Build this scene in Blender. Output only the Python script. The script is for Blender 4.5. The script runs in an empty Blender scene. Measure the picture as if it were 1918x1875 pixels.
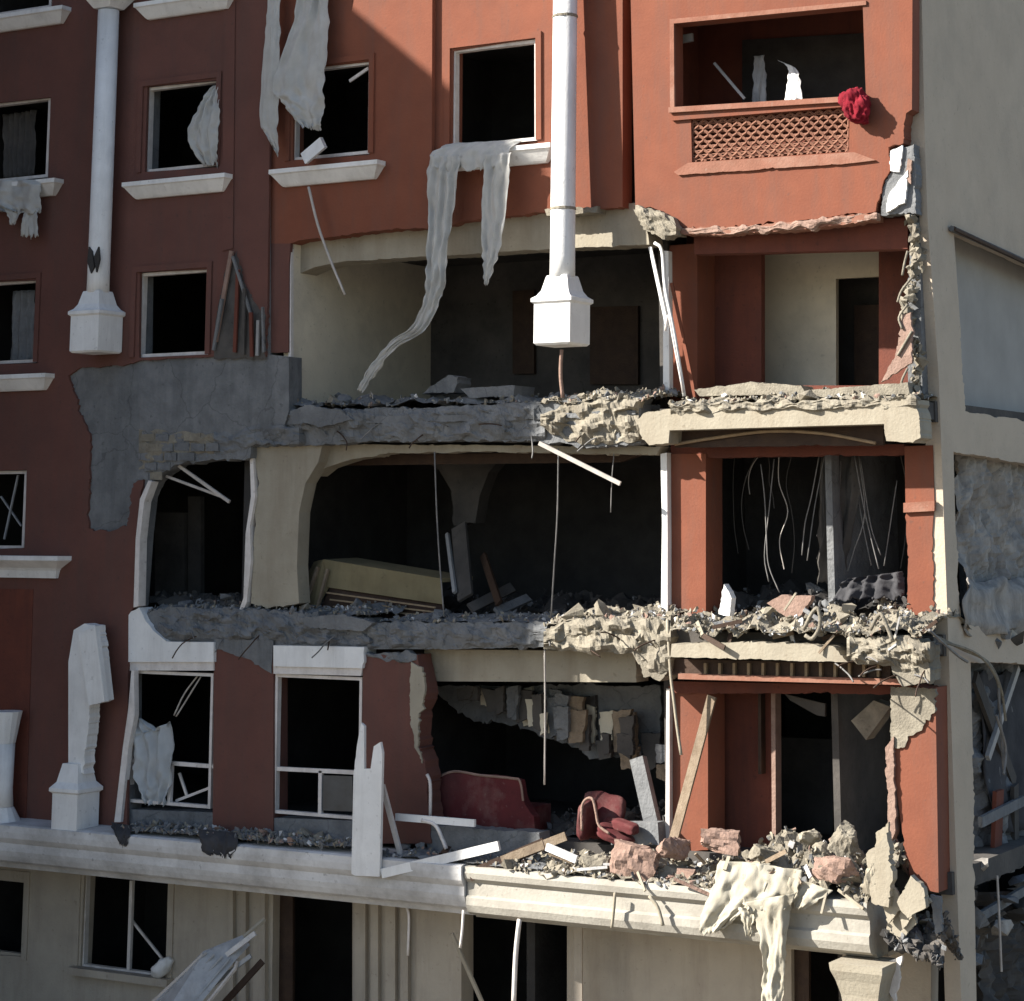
import bpy, bmesh, math, random, re
import numpy as np
from mathutils import Vector, noise
from mathutils.geometry import delaunay_2d_cdt
R = math.radians
scene = bpy.context.scene
col = scene.collection

# ---------------------------------------------------------------- camera
F = 4200.0; CX = 959.0; PIT = R(11); PSI = R(30.5)
CY = 975.0 - F * math.tan(PIT)
fwd = np.array([-math.sin(PSI) * math.cos(PIT), math.cos(PSI) * math.cos(PIT), math.sin(PIT)])
rgt = np.array([math.cos(PSI), math.sin(PSI), 0.0]); upv = np.cross(rgt, fwd)
def ray(x, y): return fwd + rgt * (x - CX) / F + upv * (CY - y) / F
CAM = np.array([0, 0, 9.2]) - ray(959, 937.5) * 33.0
cd = bpy.data.cameras.new('camera'); cam = bpy.data.objects.new('camera', cd); col.objects.link(cam)
cam.location = CAM; cam.rotation_euler = (R(90) + PIT, 0, PSI)
cd.sensor_width = 36; cd.lens = 36 * F / 1918.0
cd.shift_x = 0.0; cd.shift_y = -(937.5 - CY) / 1918.0
cd.clip_end = 2000
scene.camera = cam

# ---------------------------------------------------------------- light
SA, SB = 1.20, 0.98                      # sun travel to the right / down per metre into the facade
sv = Vector((SA, 1.0, -SB)).normalized()
sun_d = bpy.data.lights.new('sun', 'SUN'); sun = bpy.data.objects.new('sun', sun_d); col.objects.link(sun)
sun_d.energy = 5.0; sun_d.angle = R(0.6); sun_d.color = (1.0, 0.94, 0.85)
sun.location = (-30, -30, 40); sun.rotation_euler = sv.to_track_quat('-Z', 'Y').to_euler()
world = bpy.data.worlds.new('World'); scene.world = world; world.use_nodes = True
wt = world.node_tree; sky = wt.nodes.new('ShaderNodeTexSky'); sky.sky_type = 'NISHITA'; sky.sun_disc = False
sky.sun_elevation = math.asin(-sv.z); sky.sun_rotation = math.atan2(-sv.x, -sv.y)
sky.dust_density = 1.0; sky.air_density = 1.0; sky.ozone_density = 1.0
bg = wt.nodes['Background']; wt.links.new(sky.outputs[0], bg.inputs[0]); bg.inputs[1].default_value = 0.072
vs = scene.view_settings; vs.view_transform = 'Standard'; vs.look = 'None'; vs.gamma = 1; vs.use_curve_mapping = False
vs.exposure = 1.36

# ---------------------------------------------------------------- pixel -> place on a real plane
def W(x, y, d=0.0):
    v = ray(x, y); return CAM + v * ((d - CAM[1]) / v[1])
def WX(x, y, x0):
    v = ray(x, y); return CAM + v * ((x0 - CAM[0]) / v[0])
def WZ(x, y, z0):
    v = ray(x, y); return CAM + v * ((z0 - CAM[2]) / v[2])

# ---------------------------------------------------------------- materials
def mat(name, c1, c2=None, scale=3.0, rough=0.85, bump=0.25, bscale=40.0, stain=None, stain_amt=0.5, spec=0.3, streak=True, cloth_like=False):
    m = bpy.data.materials.new(name); m.use_nodes = True; nt = m.node_tree; L = nt.links.new
    b = nt.nodes['Principled BSDF']; b.inputs['Roughness'].default_value = rough
    b.inputs['Specular IOR Level'].default_value = spec
    g = nt.nodes.new('ShaderNodeNewGeometry')
    n = nt.nodes.new('ShaderNodeTexNoise'); n.inputs['Scale'].default_value = scale; n.inputs['Detail'].default_value = 7; n.inputs['Roughness'].default_value = 0.62
    L(g.outputs['Position'], n.inputs['Vector'])
    cr = nt.nodes.new('ShaderNodeValToRGB'); c2 = c2 or tuple(v * 0.7 for v in c1)
    cr.color_ramp.elements[0].position = 0.32; cr.color_ramp.elements[1].position = 0.68
    cr.color_ramp.elements[0].color = (*c2, 1); cr.color_ramp.elements[1].color = (*c1, 1)
    L(n.outputs['Fac'], cr.inputs[0]); out = cr.outputs[0]
    if stain:
        mp = nt.nodes.new('ShaderNodeMapping'); mp.inputs['Scale'].default_value = (2.2, 2.2, 0.28) if streak else (0.8, 0.8, 0.8)
        L(g.outputs['Position'], mp.inputs['Vector'])
        n2 = nt.nodes.new('ShaderNodeTexNoise'); n2.inputs['Scale'].default_value = 1.3; n2.inputs['Detail'].default_value = 6; n2.inputs['Roughness'].default_value = 0.7
        L(mp.outputs[0], n2.inputs['Vector'])
        r2 = nt.nodes.new('ShaderNodeMapRange'); r2.inputs['From Min'].default_value = 0.47; r2.inputs['From Max'].default_value = 0.72; r2.inputs['To Max'].default_value = stain_amt
        L(n2.outputs['Fac'], r2.inputs['Value'])
        mx = nt.nodes.new('ShaderNodeMix'); mx.data_type = 'RGBA'; mx.inputs['B'].default_value = (*stain, 1)
        L(r2.outputs[0], mx.inputs['Factor']); L(out, mx.inputs['A']); out = mx.outputs['Result']
    if stain:
        for sc_, lo, hi, amt in ((.42, .5, .8, .45), (13.0, .66, .74, .55)):
            n4 = nt.nodes.new('ShaderNodeTexNoise'); n4.inputs['Scale'].default_value = sc_; n4.inputs['Detail'].default_value = 9 if sc_ < 1 else 3; n4.inputs['Roughness'].default_value = .7 if sc_ < 1 else .5
            L(g.outputs['Position'], n4.inputs['Vector'])
            r4 = nt.nodes.new('ShaderNodeMapRange'); r4.inputs['From Min'].default_value = lo; r4.inputs['From Max'].default_value = hi; r4.inputs['To Max'].default_value = amt * min(1, stain_amt * 1.6)
            L(n4.outputs['Fac'], r4.inputs['Value'])
            m4 = nt.nodes.new('ShaderNodeMix'); m4.data_type = 'RGBA'; m4.inputs['B'].default_value = (*[v * .8 for v in stain], 1)
            L(r4.outputs[0], m4.inputs['Factor']); L(out, m4.inputs['A']); out = m4.outputs['Result']
    L(out, b.inputs['Base Color'])
    if name == 'raw_concrete':
        nz_ = nt.nodes.new('ShaderNodeTexNoise'); nz_.inputs['Scale'].default_value = 2.5; nz_.inputs['Detail'].default_value = 5; L(g.outputs['Position'], nz_.inputs['Vector'])
        va = nt.nodes.new('ShaderNodeVectorMath'); va.operation = 'MULTIPLY_ADD'; va.inputs[1].default_value = (.45, .45, .45); L(nz_.outputs['Color'], va.inputs[0]); L(g.outputs['Position'], va.inputs[2])
        vo_ = nt.nodes.new('ShaderNodeTexVoronoi'); vo_.feature = 'DISTANCE_TO_EDGE'; vo_.inputs['Scale'].default_value = .85 if name == 'raw_concrete' else .38; L(va.outputs[0], vo_.inputs['Vector'])
        cr5 = nt.nodes.new('ShaderNodeMapRange'); cr5.inputs['From Min'].default_value = .004; cr5.inputs['From Max'].default_value = .010; cr5.inputs['To Min'].default_value = .35 if name == 'raw_concrete' else .45; cr5.inputs['To Max'].default_value = 0
        L(vo_.outputs['Distance'], cr5.inputs['Value'])
        m5 = nt.nodes.new('ShaderNodeMix'); m5.data_type = 'RGBA'; m5.inputs['B'].default_value = (*[v * .3 for v in c2], 1); L(cr5.outputs[0], m5.inputs['Factor']); L(out, m5.inputs['A']); out = m5.outputs['Result']; L(out, b.inputs['Base Color'])
    if cloth_like:
        tr = nt.nodes.new('ShaderNodeBsdfTranslucent'); L(out, tr.inputs['Color']); ms = nt.nodes.new('ShaderNodeMixShader'); ms.inputs[0].default_value = .35
        L(b.outputs[0], ms.inputs[1]); L(tr.outputs[0], ms.inputs[2]); L(ms.outputs[0], nt.nodes['Material Output'].inputs['Surface'])
    if bump:
        n3 = nt.nodes.new('ShaderNodeTexNoise'); n3.inputs['Scale'].default_value = bscale; n3.inputs['Detail'].default_value = 5
        L(g.outputs['Position'], n3.inputs['Vector'])
        bp = nt.nodes.new('ShaderNodeBump'); bp.inputs['Strength'].default_value = bump; bp.inputs['Distance'].default_value = 0.03
        L(n3.outputs['Fac'], bp.inputs['Height']); L(bp.outputs[0], b.inputs['Normal'])
    return m
M = {}
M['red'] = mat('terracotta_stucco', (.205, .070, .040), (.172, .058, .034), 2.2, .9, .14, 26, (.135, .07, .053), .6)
M['red_shade'] = mat('shaded_terracotta_stucco', (.142, .062, .049), (.115, .052, .042), 1.6, .9, .16, 26, (.09, .058, .05), .5)  # darker, greyer copy of the terracotta; deepens the shaded walls by colour
M['red_inner'] = mat('recess_shade_red', (.16, .05, .032), (.12, .04, .028), 2.5, .9, .2, 30, (.06, .03, .025), .5)  # darker red for recesses, part of their shade is in the colour
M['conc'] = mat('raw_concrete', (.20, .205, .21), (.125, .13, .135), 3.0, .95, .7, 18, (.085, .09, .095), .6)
M['conc_light'] = mat('sunlit_dusty_concrete', (.30, .272, .215), (.17, .152, .12), 5.0, .95, .45, 34, (.12, .105, .085), .7, streak=False)  # pale dusty concrete; on the sunlit slab ends the sun is in the colour
M['cream'] = mat('cream_plaster', (.345, .312, .245), (.28, .25, .195), 2.0, .9, .25, 25, (.22, .18, .13), .55)
M['beige'] = mat('beige_ground_floor_paint', (.46, .405, .33), (.38, .335, .275), 1.5, .9, .2, 30, (.24, .20, .16), .5)
M['grey_beige'] = mat('grey_beige_stucco', (.51, .43, .335), (.46, .385, .30), 1.0, .95, .3, 25, (.36, .31, .25), .5, streak=False)
M['white'] = mat('white_plaster', (.80, .80, .79), (.70, .70, .69), 2.5, .7, .15, 30, (.36, .35, .34), .4)
M['white_frame'] = mat('white_window_paint', (.72, .68, .65), (.58, .54, .51), 6, .5, .05, 30, (.25, .22, .20), .4)
M['unlit'] = mat('unlit_room_plaster', (.058, .055, .053), (.028, .027, .027), 1.5, .95, .4, 15)  # near-black colour that stands for the missing light in the rooms
M['dim'] = mat('dim_room_wall', (.11, .10, .09), (.055, .052, .05), 0.9, .95, .3, 15, (.03, .03, .03), .7, streak=False)  # darkened colour, the dimness of the rooms is put into it
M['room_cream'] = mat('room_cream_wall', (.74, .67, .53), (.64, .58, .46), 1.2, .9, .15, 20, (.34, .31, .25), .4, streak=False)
M['room_grey'] = mat('room_pale_wall', (.37, .355, .33), (.29, .28, .26), .8, .9, .1, 20)
M['wood'] = mat('weathered_wood', (.30, .235, .17), (.2, .15, .10), 9, .8, .3, 50, (.10, .07, .05), .6)
M['dark_wood'] = mat('dark_brown_wood', (.06, .035, .022), (.035, .02, .014), 6, .7, .2, 40)
M['tan_strip'] = mat('tan_timber_strip', (.33, .24, .15), (.22, .16, .1), 8, .8, .2, 40)
M['metal'] = mat('grey_galvanised_metal', (.34, .35, .36), (.24, .25, .26), 5, .45, .1, 30, (.15, .13, .11), .5, .5)
M['cable'] = mat('grey_cable_sheath', (.22, .21, .2), (.12, .12, .12), 6, .7, .0)
M['pale_rod'] = mat('pale_metal_rod', (.5, .46, .42), (.36, .33, .3), 6, .6, .0)
M['curtain'] = mat('grey_white_curtain', (.66, .66, .64), (.54, .54, .52), 3, .95, .15, 60, (.36, .35, .33), .2, cloth_like=True)
M['net'] = mat('thin_white_net', (.62, .65, .67), (.5, .53, .55), 4, .95, .2, 80, cloth_like=True)
M['cream_cloth'] = mat('cream_cloth', (.60, .565, .47), (.48, .45, .37), 4, .95, .2, 60, (.3, .25, .16), .5, cloth_like=True)
M['red_cloth'] = mat('crimson_cloth', (.22, .008, .02), (.12, .005, .012), 6, .95, .2, 60)
M['maroon'] = mat('maroon_upholstery', (.11, .020, .022), (.07, .014, .016), 3, .9, .15, 60, (.19, .12, .105), .85, streak=False)
M['mattress'] = mat('yellow_beige_upholstery', (.235, .195, .11), (.18, .145, .08), 3, .9, .15, 60, (.12, .1, .06), .5)
M['dark_cloth'] = mat('dark_grey_sheet', (.06, .06, .065), (.03, .03, .034), 2, .95, .3, 15)
M['pink'] = mat('pink_plaster_fragment', (.30, .205, .165), (.22, .145, .115), 5, .95, .5, 25)
M['ground'] = mat('dusty_ground', (.16, .14, .115), (.12, .105, .085), .6, .95, .5, 8)
M['red_trim'] = mat('worn_red_trim', (.26, .115, .078), (.20, .085, .055), 5, .9, .2, 30, (.33, .22, .17), .6, streak=False)
M['white_dirty'] = mat('grimy_white_paint', (.66, .655, .65), (.50, .49, .48), 1.8, .85, .2, 25, (.27, .26, .25), .75, streak=False)
M['lining'] = mat('dusty_torn_lining', (.40, .375, .34), (.21, .197, .18), 2.6, .95, .8, 14, (.12, .115, .115), .8)
M['sunlit_mould'] = mat('sunlit_moulding_paint', (.41, .39, .34), (.33, .31, .27), 2.2, .85, .2, 25, (.2, .18, .15), .6, streak=False)  # darker copy of the cornice white, toned down for the sunlit length
M['lattice'] = mat('terracotta_lattice', (.235, .115, .075), (.165, .075, .05), 4, .9, .2, 40)

# ---------------------------------------------------------------- objects
RL = {}
def root_loc(p): return RL.get(p.name, (0, 0, 0)) if p else (0, 0, 0)
def thing(name, label, cat, loc=(0, 0, 0), group=None):
    o = bpy.data.objects.new(name, None); col.objects.link(o); o.location = loc; o.empty_display_size = .3
    o['label'] = label; o['category'] = cat
    if group: o['group'] = group
    RL[o.name] = tuple(loc); return o
def obj(name, vf, m, parent=None, label=None, smooth=False, origin=None):
    v, f = vf; v = np.array(v, dtype=float)
    if parent is not None: off = np.array(root_loc(parent))
    elif origin is not None: off = np.array(origin)
    else: off = np.array([v[:, 0].mean(), v[:, 1].mean(), v[:, 2].min()])
    me = bpy.data.meshes.new(name); me.from_pydata((v - off).tolist(), [], f); me.validate()
    bm = bmesh.new(); bm.from_mesh(me); bmesh.ops.recalc_face_normals(bm, faces=bm.faces); bm.to_mesh(me); bm.free()
    me.materials.append(M[m] if isinstance(m, str) else m)
    if smooth: me.polygons.foreach_set('use_smooth', [True] * len(me.polygons))
    o = bpy.data.objects.new(name, me); col.objects.link(o)
    if parent is not None: o.parent = parent; RL[o.name] = tuple(off)
    else: o.location = off; RL[o.name] = tuple(off)
    if label: o['label'] = label
    return o
def tag(o, label, cat, group=None, kind=None):
    o['label'] = label; o['category'] = cat
    if group: o['group'] = group
    if kind: o['kind'] = kind
    return o

# ---------------------------------------------------------------- shapes
def join(*parts):
    V, Fc = [], []
    for v, f in parts:
        k = len(V); V += [tuple(p) for p in v]; Fc += [tuple(i + k for i in q) for q in f]
    return V, Fc
def jag(poly, seed=0, step=9.0):
    """points (x, y) or (x, y, amp): amp roughens the edge to the next point"""
    rnd = random.Random(seed); out = []
    for i, p in enumerate(poly):
        q = poly[(i + 1) % len(poly)]; out.append((p[0], p[1]))
        if len(p) > 2 and p[2]:
            dx, dy = q[0] - p[0], q[1] - p[1]; ln = math.hypot(dx, dy); t = 0; a = 0; o = rnd.uniform(0, 99)
            while True:
                t += rnd.choice((.35, .6, 1, 1.6)) * step * .8 / ln
                if t > 1 - 2.5 / ln: break
                a = p[2] * (.9 * noise.fractal(Vector((t * ln / 38, o, 0)), .6, 2.2, 4) + rnd.gauss(0, .22) + (rnd.uniform(-.7, .7) if rnd.random() < .12 else 0))
                f = min(1, t * ln / 10, (1 - t) * ln / 10); out.append((p[0] + dx * t - dy / ln * a * f, p[1] + dy * t + dx / ln * a * f))
    return out
def prism2(poly, holes, to3, d0, d1):
    """2D outline with holes, extruded from d0 to d1; to3(u, v, d) -> world"""
    loops = [poly] + list(holes); V2 = []; E = []
    for lp in loops:
        k = len(V2); n = len(lp); V2 += [Vector(p) for p in lp]; E += [(k + i, k + (i + 1) % n) for i in range(n)]
    vo, eo, fo, ov, oe, of = delaunay_2d_cdt(V2, E, [], 0, 1e-6)
    def inside(lp, x, y):
        c = False; j = len(lp) - 1
        for i in range(len(lp)):
            if (lp[i][1] > y) != (lp[j][1] > y) and x < (lp[j][0] - lp[i][0]) * (y - lp[i][1]) / (lp[j][1] - lp[i][1]) + lp[i][0]: c = not c
            j = i
        return c
    keep = []
    for f in fo:
        x = sum(vo[i].x for i in f) / len(f); y = sum(vo[i].y for i in f) / len(f)
        if inside(poly, x, y) and not any(inside(h, x, y) for h in holes): keep.append(f)
    fo = keep
    n = len(vo); V = [to3(p.x, p.y, d0) for p in vo] + [to3(p.x, p.y, d1) for p in vo]; Fc = []
    cnt = {}
    for f in fo:
        Fc.append(tuple(f)); Fc.append(tuple(i + n for i in reversed(f)))
        for a, b in zip(f, list(f[1:]) + [f[0]]):
            e = (min(a, b), max(a, b)); cnt[e] = cnt.get(e, 0) + 1
    for (a, b), c in cnt.items():
        if c == 1: Fc.append((a, b, b + n, a + n))
    return V, Fc
def prism(poly, d0, d1, holes=(), seed=0, step=9.0):
    def uv(lp): return [(w[0], w[2]) for w in (W(p[0], p[1], d0) for p in jag(lp, seed, step))]
    return prism2(uv(poly), [uv(h) for h in holes], lambda u, v, d: (u, d, v), d0, d1)
def prism_side(poly, x0, x1, holes=(), seed=0, step=9.0):
    def uv(lp): return [(max(w[1], .30 if w[2] > 13.0 else .52), w[2]) for w in (WX(p[0], p[1], x0) for p in jag(lp, seed, step))]
    return prism2(uv(poly), [uv(h) for h in holes], lambda u, v, d: (d, u, v), x0, x1)
def box(x0, x1, y0, y1, z0, z1):
    V = [(x, y, z) for x in (x0, x1) for y in (y0, y1) for z in (z0, z1)]
    return V, [(0, 1, 3, 2), (4, 6, 7, 5), (0, 4, 5, 1), (2, 3, 7, 6), (0, 2, 6, 4), (1, 5, 7, 3)]
def obox(c, ax, ay, az):
    """box about centre c with half-axis vectors"""
    c, ax, ay, az = (np.array(q, float) for q in (c, ax, ay, az))
    V = [tuple(c + sx * ax + sy * ay + sz * az) for sx in (-1, 1) for sy in (-1, 1) for sz in (-1, 1)]
    return V, [(0, 1, 3, 2), (4, 6, 7, 5), (0, 4, 5, 1), (2, 3, 7, 6), (0, 2, 6, 4), (1, 5, 7, 3)]
def bar(a, b, w, t):
    """flat bar from a to b, w wide in the facade plane, t thick"""
    a, b = np.array(a, float), np.array(b, float); ax = (b - a) / 2; u = ax / np.linalg.norm(ax)
    side = np.cross(u, (0, 1, 0)); side /= np.linalg.norm(side); nn = np.cross(side, u)
    return obox((a + b) / 2, ax, side * w / 2, nn * t / 2)
def tube(pts, r, n=6):
    pts = [np.array(p, float) for p in pts]; V, Fc = [], []
    for i, p in enumerate(pts):
        t = pts[min(i + 1, len(pts) - 1)] - pts[max(i - 1, 0)]; t = t / np.linalg.norm(t)
        a = np.cross(t, (0.3, 1, 0.2)); a /= np.linalg.norm(a); b = np.cross(t, a)
        rr = r[i] if isinstance(r, (list, tuple)) else r
        V += [tuple(p + (a * math.cos(2 * math.pi * k / n) + b * math.sin(2 * math.pi * k / n)) * rr) for k in range(n)]
    for i in range(len(pts) - 1):
        for k in range(n):
            Fc.append((i * n + k, i * n + (k + 1) % n, (i + 1) * n + (k + 1) % n, (i + 1) * n + k))
    Fc.append(tuple(range(n))); Fc.append(tuple(range((len(pts) - 1) * n, len(pts) * n)))
    return V, Fc
def smooth_path(pts, n=5):
    P_ = [np.array(p, float) for p in pts]; P_ = [2 * P_[0] - P_[1]] + P_ + [2 * P_[-1] - P_[-2]]; out = []
    for i in range(1, len(P_) - 2):
        for k in range(n):
            t = k / n; a, b, c, d = P_[i - 1:i + 3]
            out.append(.5 * (2 * b + (c - a) * t + (2 * a - 5 * b + 4 * c - d) * t * t + (3 * b - a - 3 * c + d) * t ** 3))
    out.append(P_[-2]); return out
def pxpath(pts, d=None, n=5):
    return smooth_path([W(p[0], p[1], p[2] if len(p) > 2 else d) for p in pts], n)
def sweep_x(profile, x0, x1):
    n = len(profile); V = [(x0, d, z) for d, z in profile] + [(x1, d, z) for d, z in profile]
    return V, [(i, (i + 1) % n, n + (i + 1) % n, n + i) for i in range(n)] + [tuple(range(n)), tuple(range(n, 2 * n))]
def lathe(cx, cy, prof, n=16, tilt=(0, 0), z_ref=0, square=False):
    """rings of (radius, z); square=True gives four-sided rings"""
    V, Fc = [], []; n = 4 if square else n
    for r, z in prof:
        for k in range(n):
            a = 2 * math.pi * (k + (.5 if square else 0)) / n; q = r * (1.4142 if square else 1)
            V.append((cx + q * math.cos(a) + tilt[0] * (z - z_ref), cy + q * math.sin(a) + tilt[1] * (z - z_ref), z))
    for i in range(len(prof) - 1):
        for k in range(n):
            Fc.append((i * n + k, i * n + (k + 1) % n, (i + 1) * n + (k + 1) % n, (i + 1) * n + k))
    Fc.append(tuple(range(n))); Fc.append(tuple(range((len(prof) - 1) * n, len(prof) * n)))
    return V, Fc
def cloth(rows, cols=22, folds=4, amp=.05, thick=.004, seed=0, sub=9):
    cols = int(cols * 1.6)
    """rows of (left px x, left px y, right px x, right px y, depth): a sheet with pleats"""
    rnd = random.Random(seed); L = smooth_path([W(r[0], r[1], r[4]) for r in rows], sub); Rr = smooth_path([W(r[2], r[3], r[4]) for r in rows], sub)
    ph = rnd.uniform(0, 6); V = []; nr = len(L)
    for i, (a, b) in enumerate(zip(L, Rr)):
        wdt = np.linalg.norm(b - a)
        for k in range(cols):
            t = k / (cols - 1); p = a + (b - a) * t
            q = Vector((t * 3 + seed, i * .13, seed * 1.7))
            pl = math.sin(t * folds * 6.283 + ph + noise.noise(q) * 2.6 + i * .05); pl = math.copysign(abs(pl) ** 1.5, pl)
            qc = Vector((p[0] * 7 + seed, p[2] * 3.2, seed)); cr_ = abs(noise.noise(qc)) + .5 * abs(noise.noise(qc * 2.1))
            f = pl * amp * .7 * min(1, wdt / .35) + noise.noise(q * 2.3) * amp * .6 + cr_ * amp * .75
            e = (noise.noise(Vector((t * 9, seed, 3))) * .07 + noise.noise(Vector((t * 31, seed, 9))) * .05) * (i / (nr - 1)) ** 4
            sl = noise.noise(Vector((i * .35, seed, 5 if t > .5 else 8))) * .035 * (abs(t - .5) * 2) ** 3; p = p + (b - a) / max(wdt, .01) * sl
            V.append((p[0], p[1] + f, p[2] + e))
    Fc = [(i * cols + k, i * cols + k + 1, (i + 1) * cols + k + 1, (i + 1) * cols + k) for i in range(nr - 1) for k in range(cols - 1)]
    n = len(V); V2 = V + [(x, y + thick, z) for x, y, z in V]; F2 = list(Fc) + [tuple(j + n for j in reversed(q)) for q in Fc]
    ring = [k for k in range(cols)] + [i * cols + cols - 1 for i in range(1, nr)] + [(nr - 1) * cols + k for k in range(cols - 2, -1, -1)] + [i * cols for i in range(nr - 2, 0, -1)]
    for a, b in zip(ring, ring[1:] + ring[:1]): F2.append((a, b, b + n, a + n))
    return V2, F2
def hull_pts(rnd, n=10, flat=.6):
    bm = bmesh.new()
    for _ in range(n):
        v = Vector((rnd.gauss(0, 1), rnd.gauss(0, 1), rnd.gauss(0, 1))).normalized() * rnd.uniform(.38, .55)
        v.z *= flat; bm.verts.new(v)
    r = bmesh.ops.convex_hull(bm, input=bm.verts)
    bmesh.ops.delete(bm, geom=[g for g in r['geom_interior'] if isinstance(g, bmesh.types.BMVert)], context='VERTS')
    bm.verts.index_update(); V = [tuple(v.co) for v in bm.verts]; Fc = [tuple(v.index for v in f.verts) for f in bm.faces]; bm.free()
    return V, Fc
rndH = random.Random(5)
HULLS = [hull_pts(rndH, rndH.choice((8, 9, 11, 13)), rndH.choice((.35, .55, .8, 1.0))) for _ in range(14)]
def rot3(rnd):
    a, b, c = (rnd.uniform(0, 6.28) for _ in range(3))
    from mathutils import Euler
    return np.array(Euler((a * .25, b * .25, c)).to_matrix())
CHM = {}
HUE = {'conc': 'grey', 'conc_light': 'pale sandy', 'pink': 'pinkish', 'cream': 'cream', 'white': 'white', 'white_dirty': 'whitish', 'dark_wood': 'dark brown', 'wood': 'brown', 'dim': 'dark grey', 'red_inner': 'dark red', 'lining': 'dusty grey', 'unlit': 'black', 'room_cream': 'dull cream'}
def third(t, ends=('left end', 'middle', 'right end')): return ends[min(2, int(t * 3))]
def chunk(p, size, m, label, group, rnd, name='concrete_chunk', cat='rubble'):
    k = rnd.randrange(len(HULLS)); key = (k, m)
    if key not in CHM:
        me = bpy.data.meshes.new(name); me.from_pydata(HULLS[k][0], [], HULLS[k][1]); me.materials.append(M[m]); CHM[key] = me
    o = bpy.data.objects.new(name, CHM[key]); col.objects.link(o)
    o.location = p; o.rotation_euler = (rnd.uniform(-.6, .6), rnd.uniform(-.6, .6), rnd.uniform(0, 6.28))
    o.scale = (size * rnd.uniform(.8, 1.4), size * rnd.uniform(.8, 1.2), size * rnd.uniform(.6, 1.0))
    return tag(o, label, cat, group)
def heap(x0, x1, d0, d1, zf, h, n, smin, smax, seed):
    """fine rubble on a slab: lumpy bed plus many small angular bits, one mesh; zf, h functions of t along x"""
    rnd = random.Random(seed); V, Fc = [], []
    nx = max(8, int((x1 - x0) / .09)); ny = max(4, int((d1 - d0) / .12))
    def top(t, s):
        x = x0 + (x1 - x0) * t; y = d0 + (d1 - d0) * s
        q = Vector((x * 2.6, y * 2.6, seed)); nn = .5 + .5 * noise.fractal(q, .8, 2.0, 5)
        return zf(t) + h(t) * max(0.02, nn) * math.sin(math.pi * min(1, max(0, .12 + .8 * s))) ** .7
    for i in range(nx + 1):
        for j in range(ny + 1):
            t, s = i / nx, j / ny
            V.append((x0 + (x1 - x0) * t + rnd.uniform(-.03, .03), d0 + (d1 - d0) * s + rnd.uniform(-.03, .03), top(t, s)))
    for i in range(nx):
        for j in range(ny):
            a = i * (ny + 1) + j; Fc += [(a, a + 1, a + ny + 2), (a, a + ny + 2, a + ny + 1)]
    for _ in range(n):
        t, s = rnd.random(), rnd.random() ** 1.4; hv, hf = HULLS[rnd.randrange(14)]; m = rot3(rnd)
        sz = smin + (smax - smin) * rnd.random() ** 2.5; sc = np.array([sz * rnd.uniform(.7, 1.5), sz, sz * rnd.uniform(.5, 1)])
        c = np.array([x0 + (x1 - x0) * t, d0 + (d1 - d0) * s, top(t, s) + sz * .15]); k = len(V)
        V += [tuple(c + m @ (np.array(q) * sc)) for q in hv]; Fc += [tuple(i + k for i in q) for q in hf]
    return (V, Fc, nx * ny * 2), top

# ================================================================ THE SETTING
obj('ground', ([(-400, -400, 0), (400, -400, 0), (400, 400, 0), (-400, 400, 0)], [(0, 1, 2, 3)]), 'ground')['kind'] = 'structure'

# the wing that stands forward of the facade, left of the picture, and shades its left half
XW = -11.6; LW = (0.40 - XW) / SA
q0 = W(640, 0, 0.0); ZW = q0[2] + SB / SA * (q0[0] - XW)
wing = thing('hotel_wing', 'tall terracotta hotel wing projecting forward beyond the left edge', 'building', (-15, -4, 0))
obj('wall', box(-19, XW, -LW, 9, 0, ZW), 'red_shade', wing)
obj('parapet', box(-19.1, XW + .0, -LW - .05, 9, ZW, ZW + .02), 'white', wing)
for k in range(5):
    for j in range(2):
        z = 4.8 + 3.1 * k; y = -2.6 - 3.2 * j
        fr = obj('window', box(XW, XW + .05, y - .6, y + .6, z, z + 1.5), 'white_frame', wing)
        obj('pane', box(XW + .05, XW + .055, y - .5, y + .5, z + .1, z + 1.4), 'unlit', fr)

# ================================================================ THE HOTEL
H = thing('hotel_building', 'blast damaged terracotta hotel with torn open rooms and broken white columns', 'building', (0, 2, 0))
def part(name, vf, m, parent=None, label=None, smooth=False): return obj(name, vf, m, parent or H, label, smooth)
ZA2, ZA, ZB, ZC, ZD = 16.75, 13.55, 10.5, 7.42, 4.4      # floor tops
XL = -11.55; XR = 6.44

# window openings (pixel corners tl, tr, br, bl of the photograph, all on the wall plane)
w1 = [(-70, 200), (95, 182), (90, 335), (-70, 345)]
w2 = [(276, 162), (412, 150), (409, 313), (271, 322)]
w3 = [(550, 130), (698, 114), (692, 290), (548, 300)]
w4 = [(848, 95), (1008, 70), (1006, 266), (846, 276)]
w5 = [(-70, 530), (75, 525), (70, 680), (-70, 684)]
w6 = [(262, 510), (396, 504), (390, 664), (260, 670)]
w7 = [(-70, 884), (50, 880), (46, 1026), (-70, 1030)]
wt1 = [(-70, -110), (100, -125), (97, 22), (-70, 32)]
wt2 = [(290, -150), (420, -160), (416, -8), (286, 4)]

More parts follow.
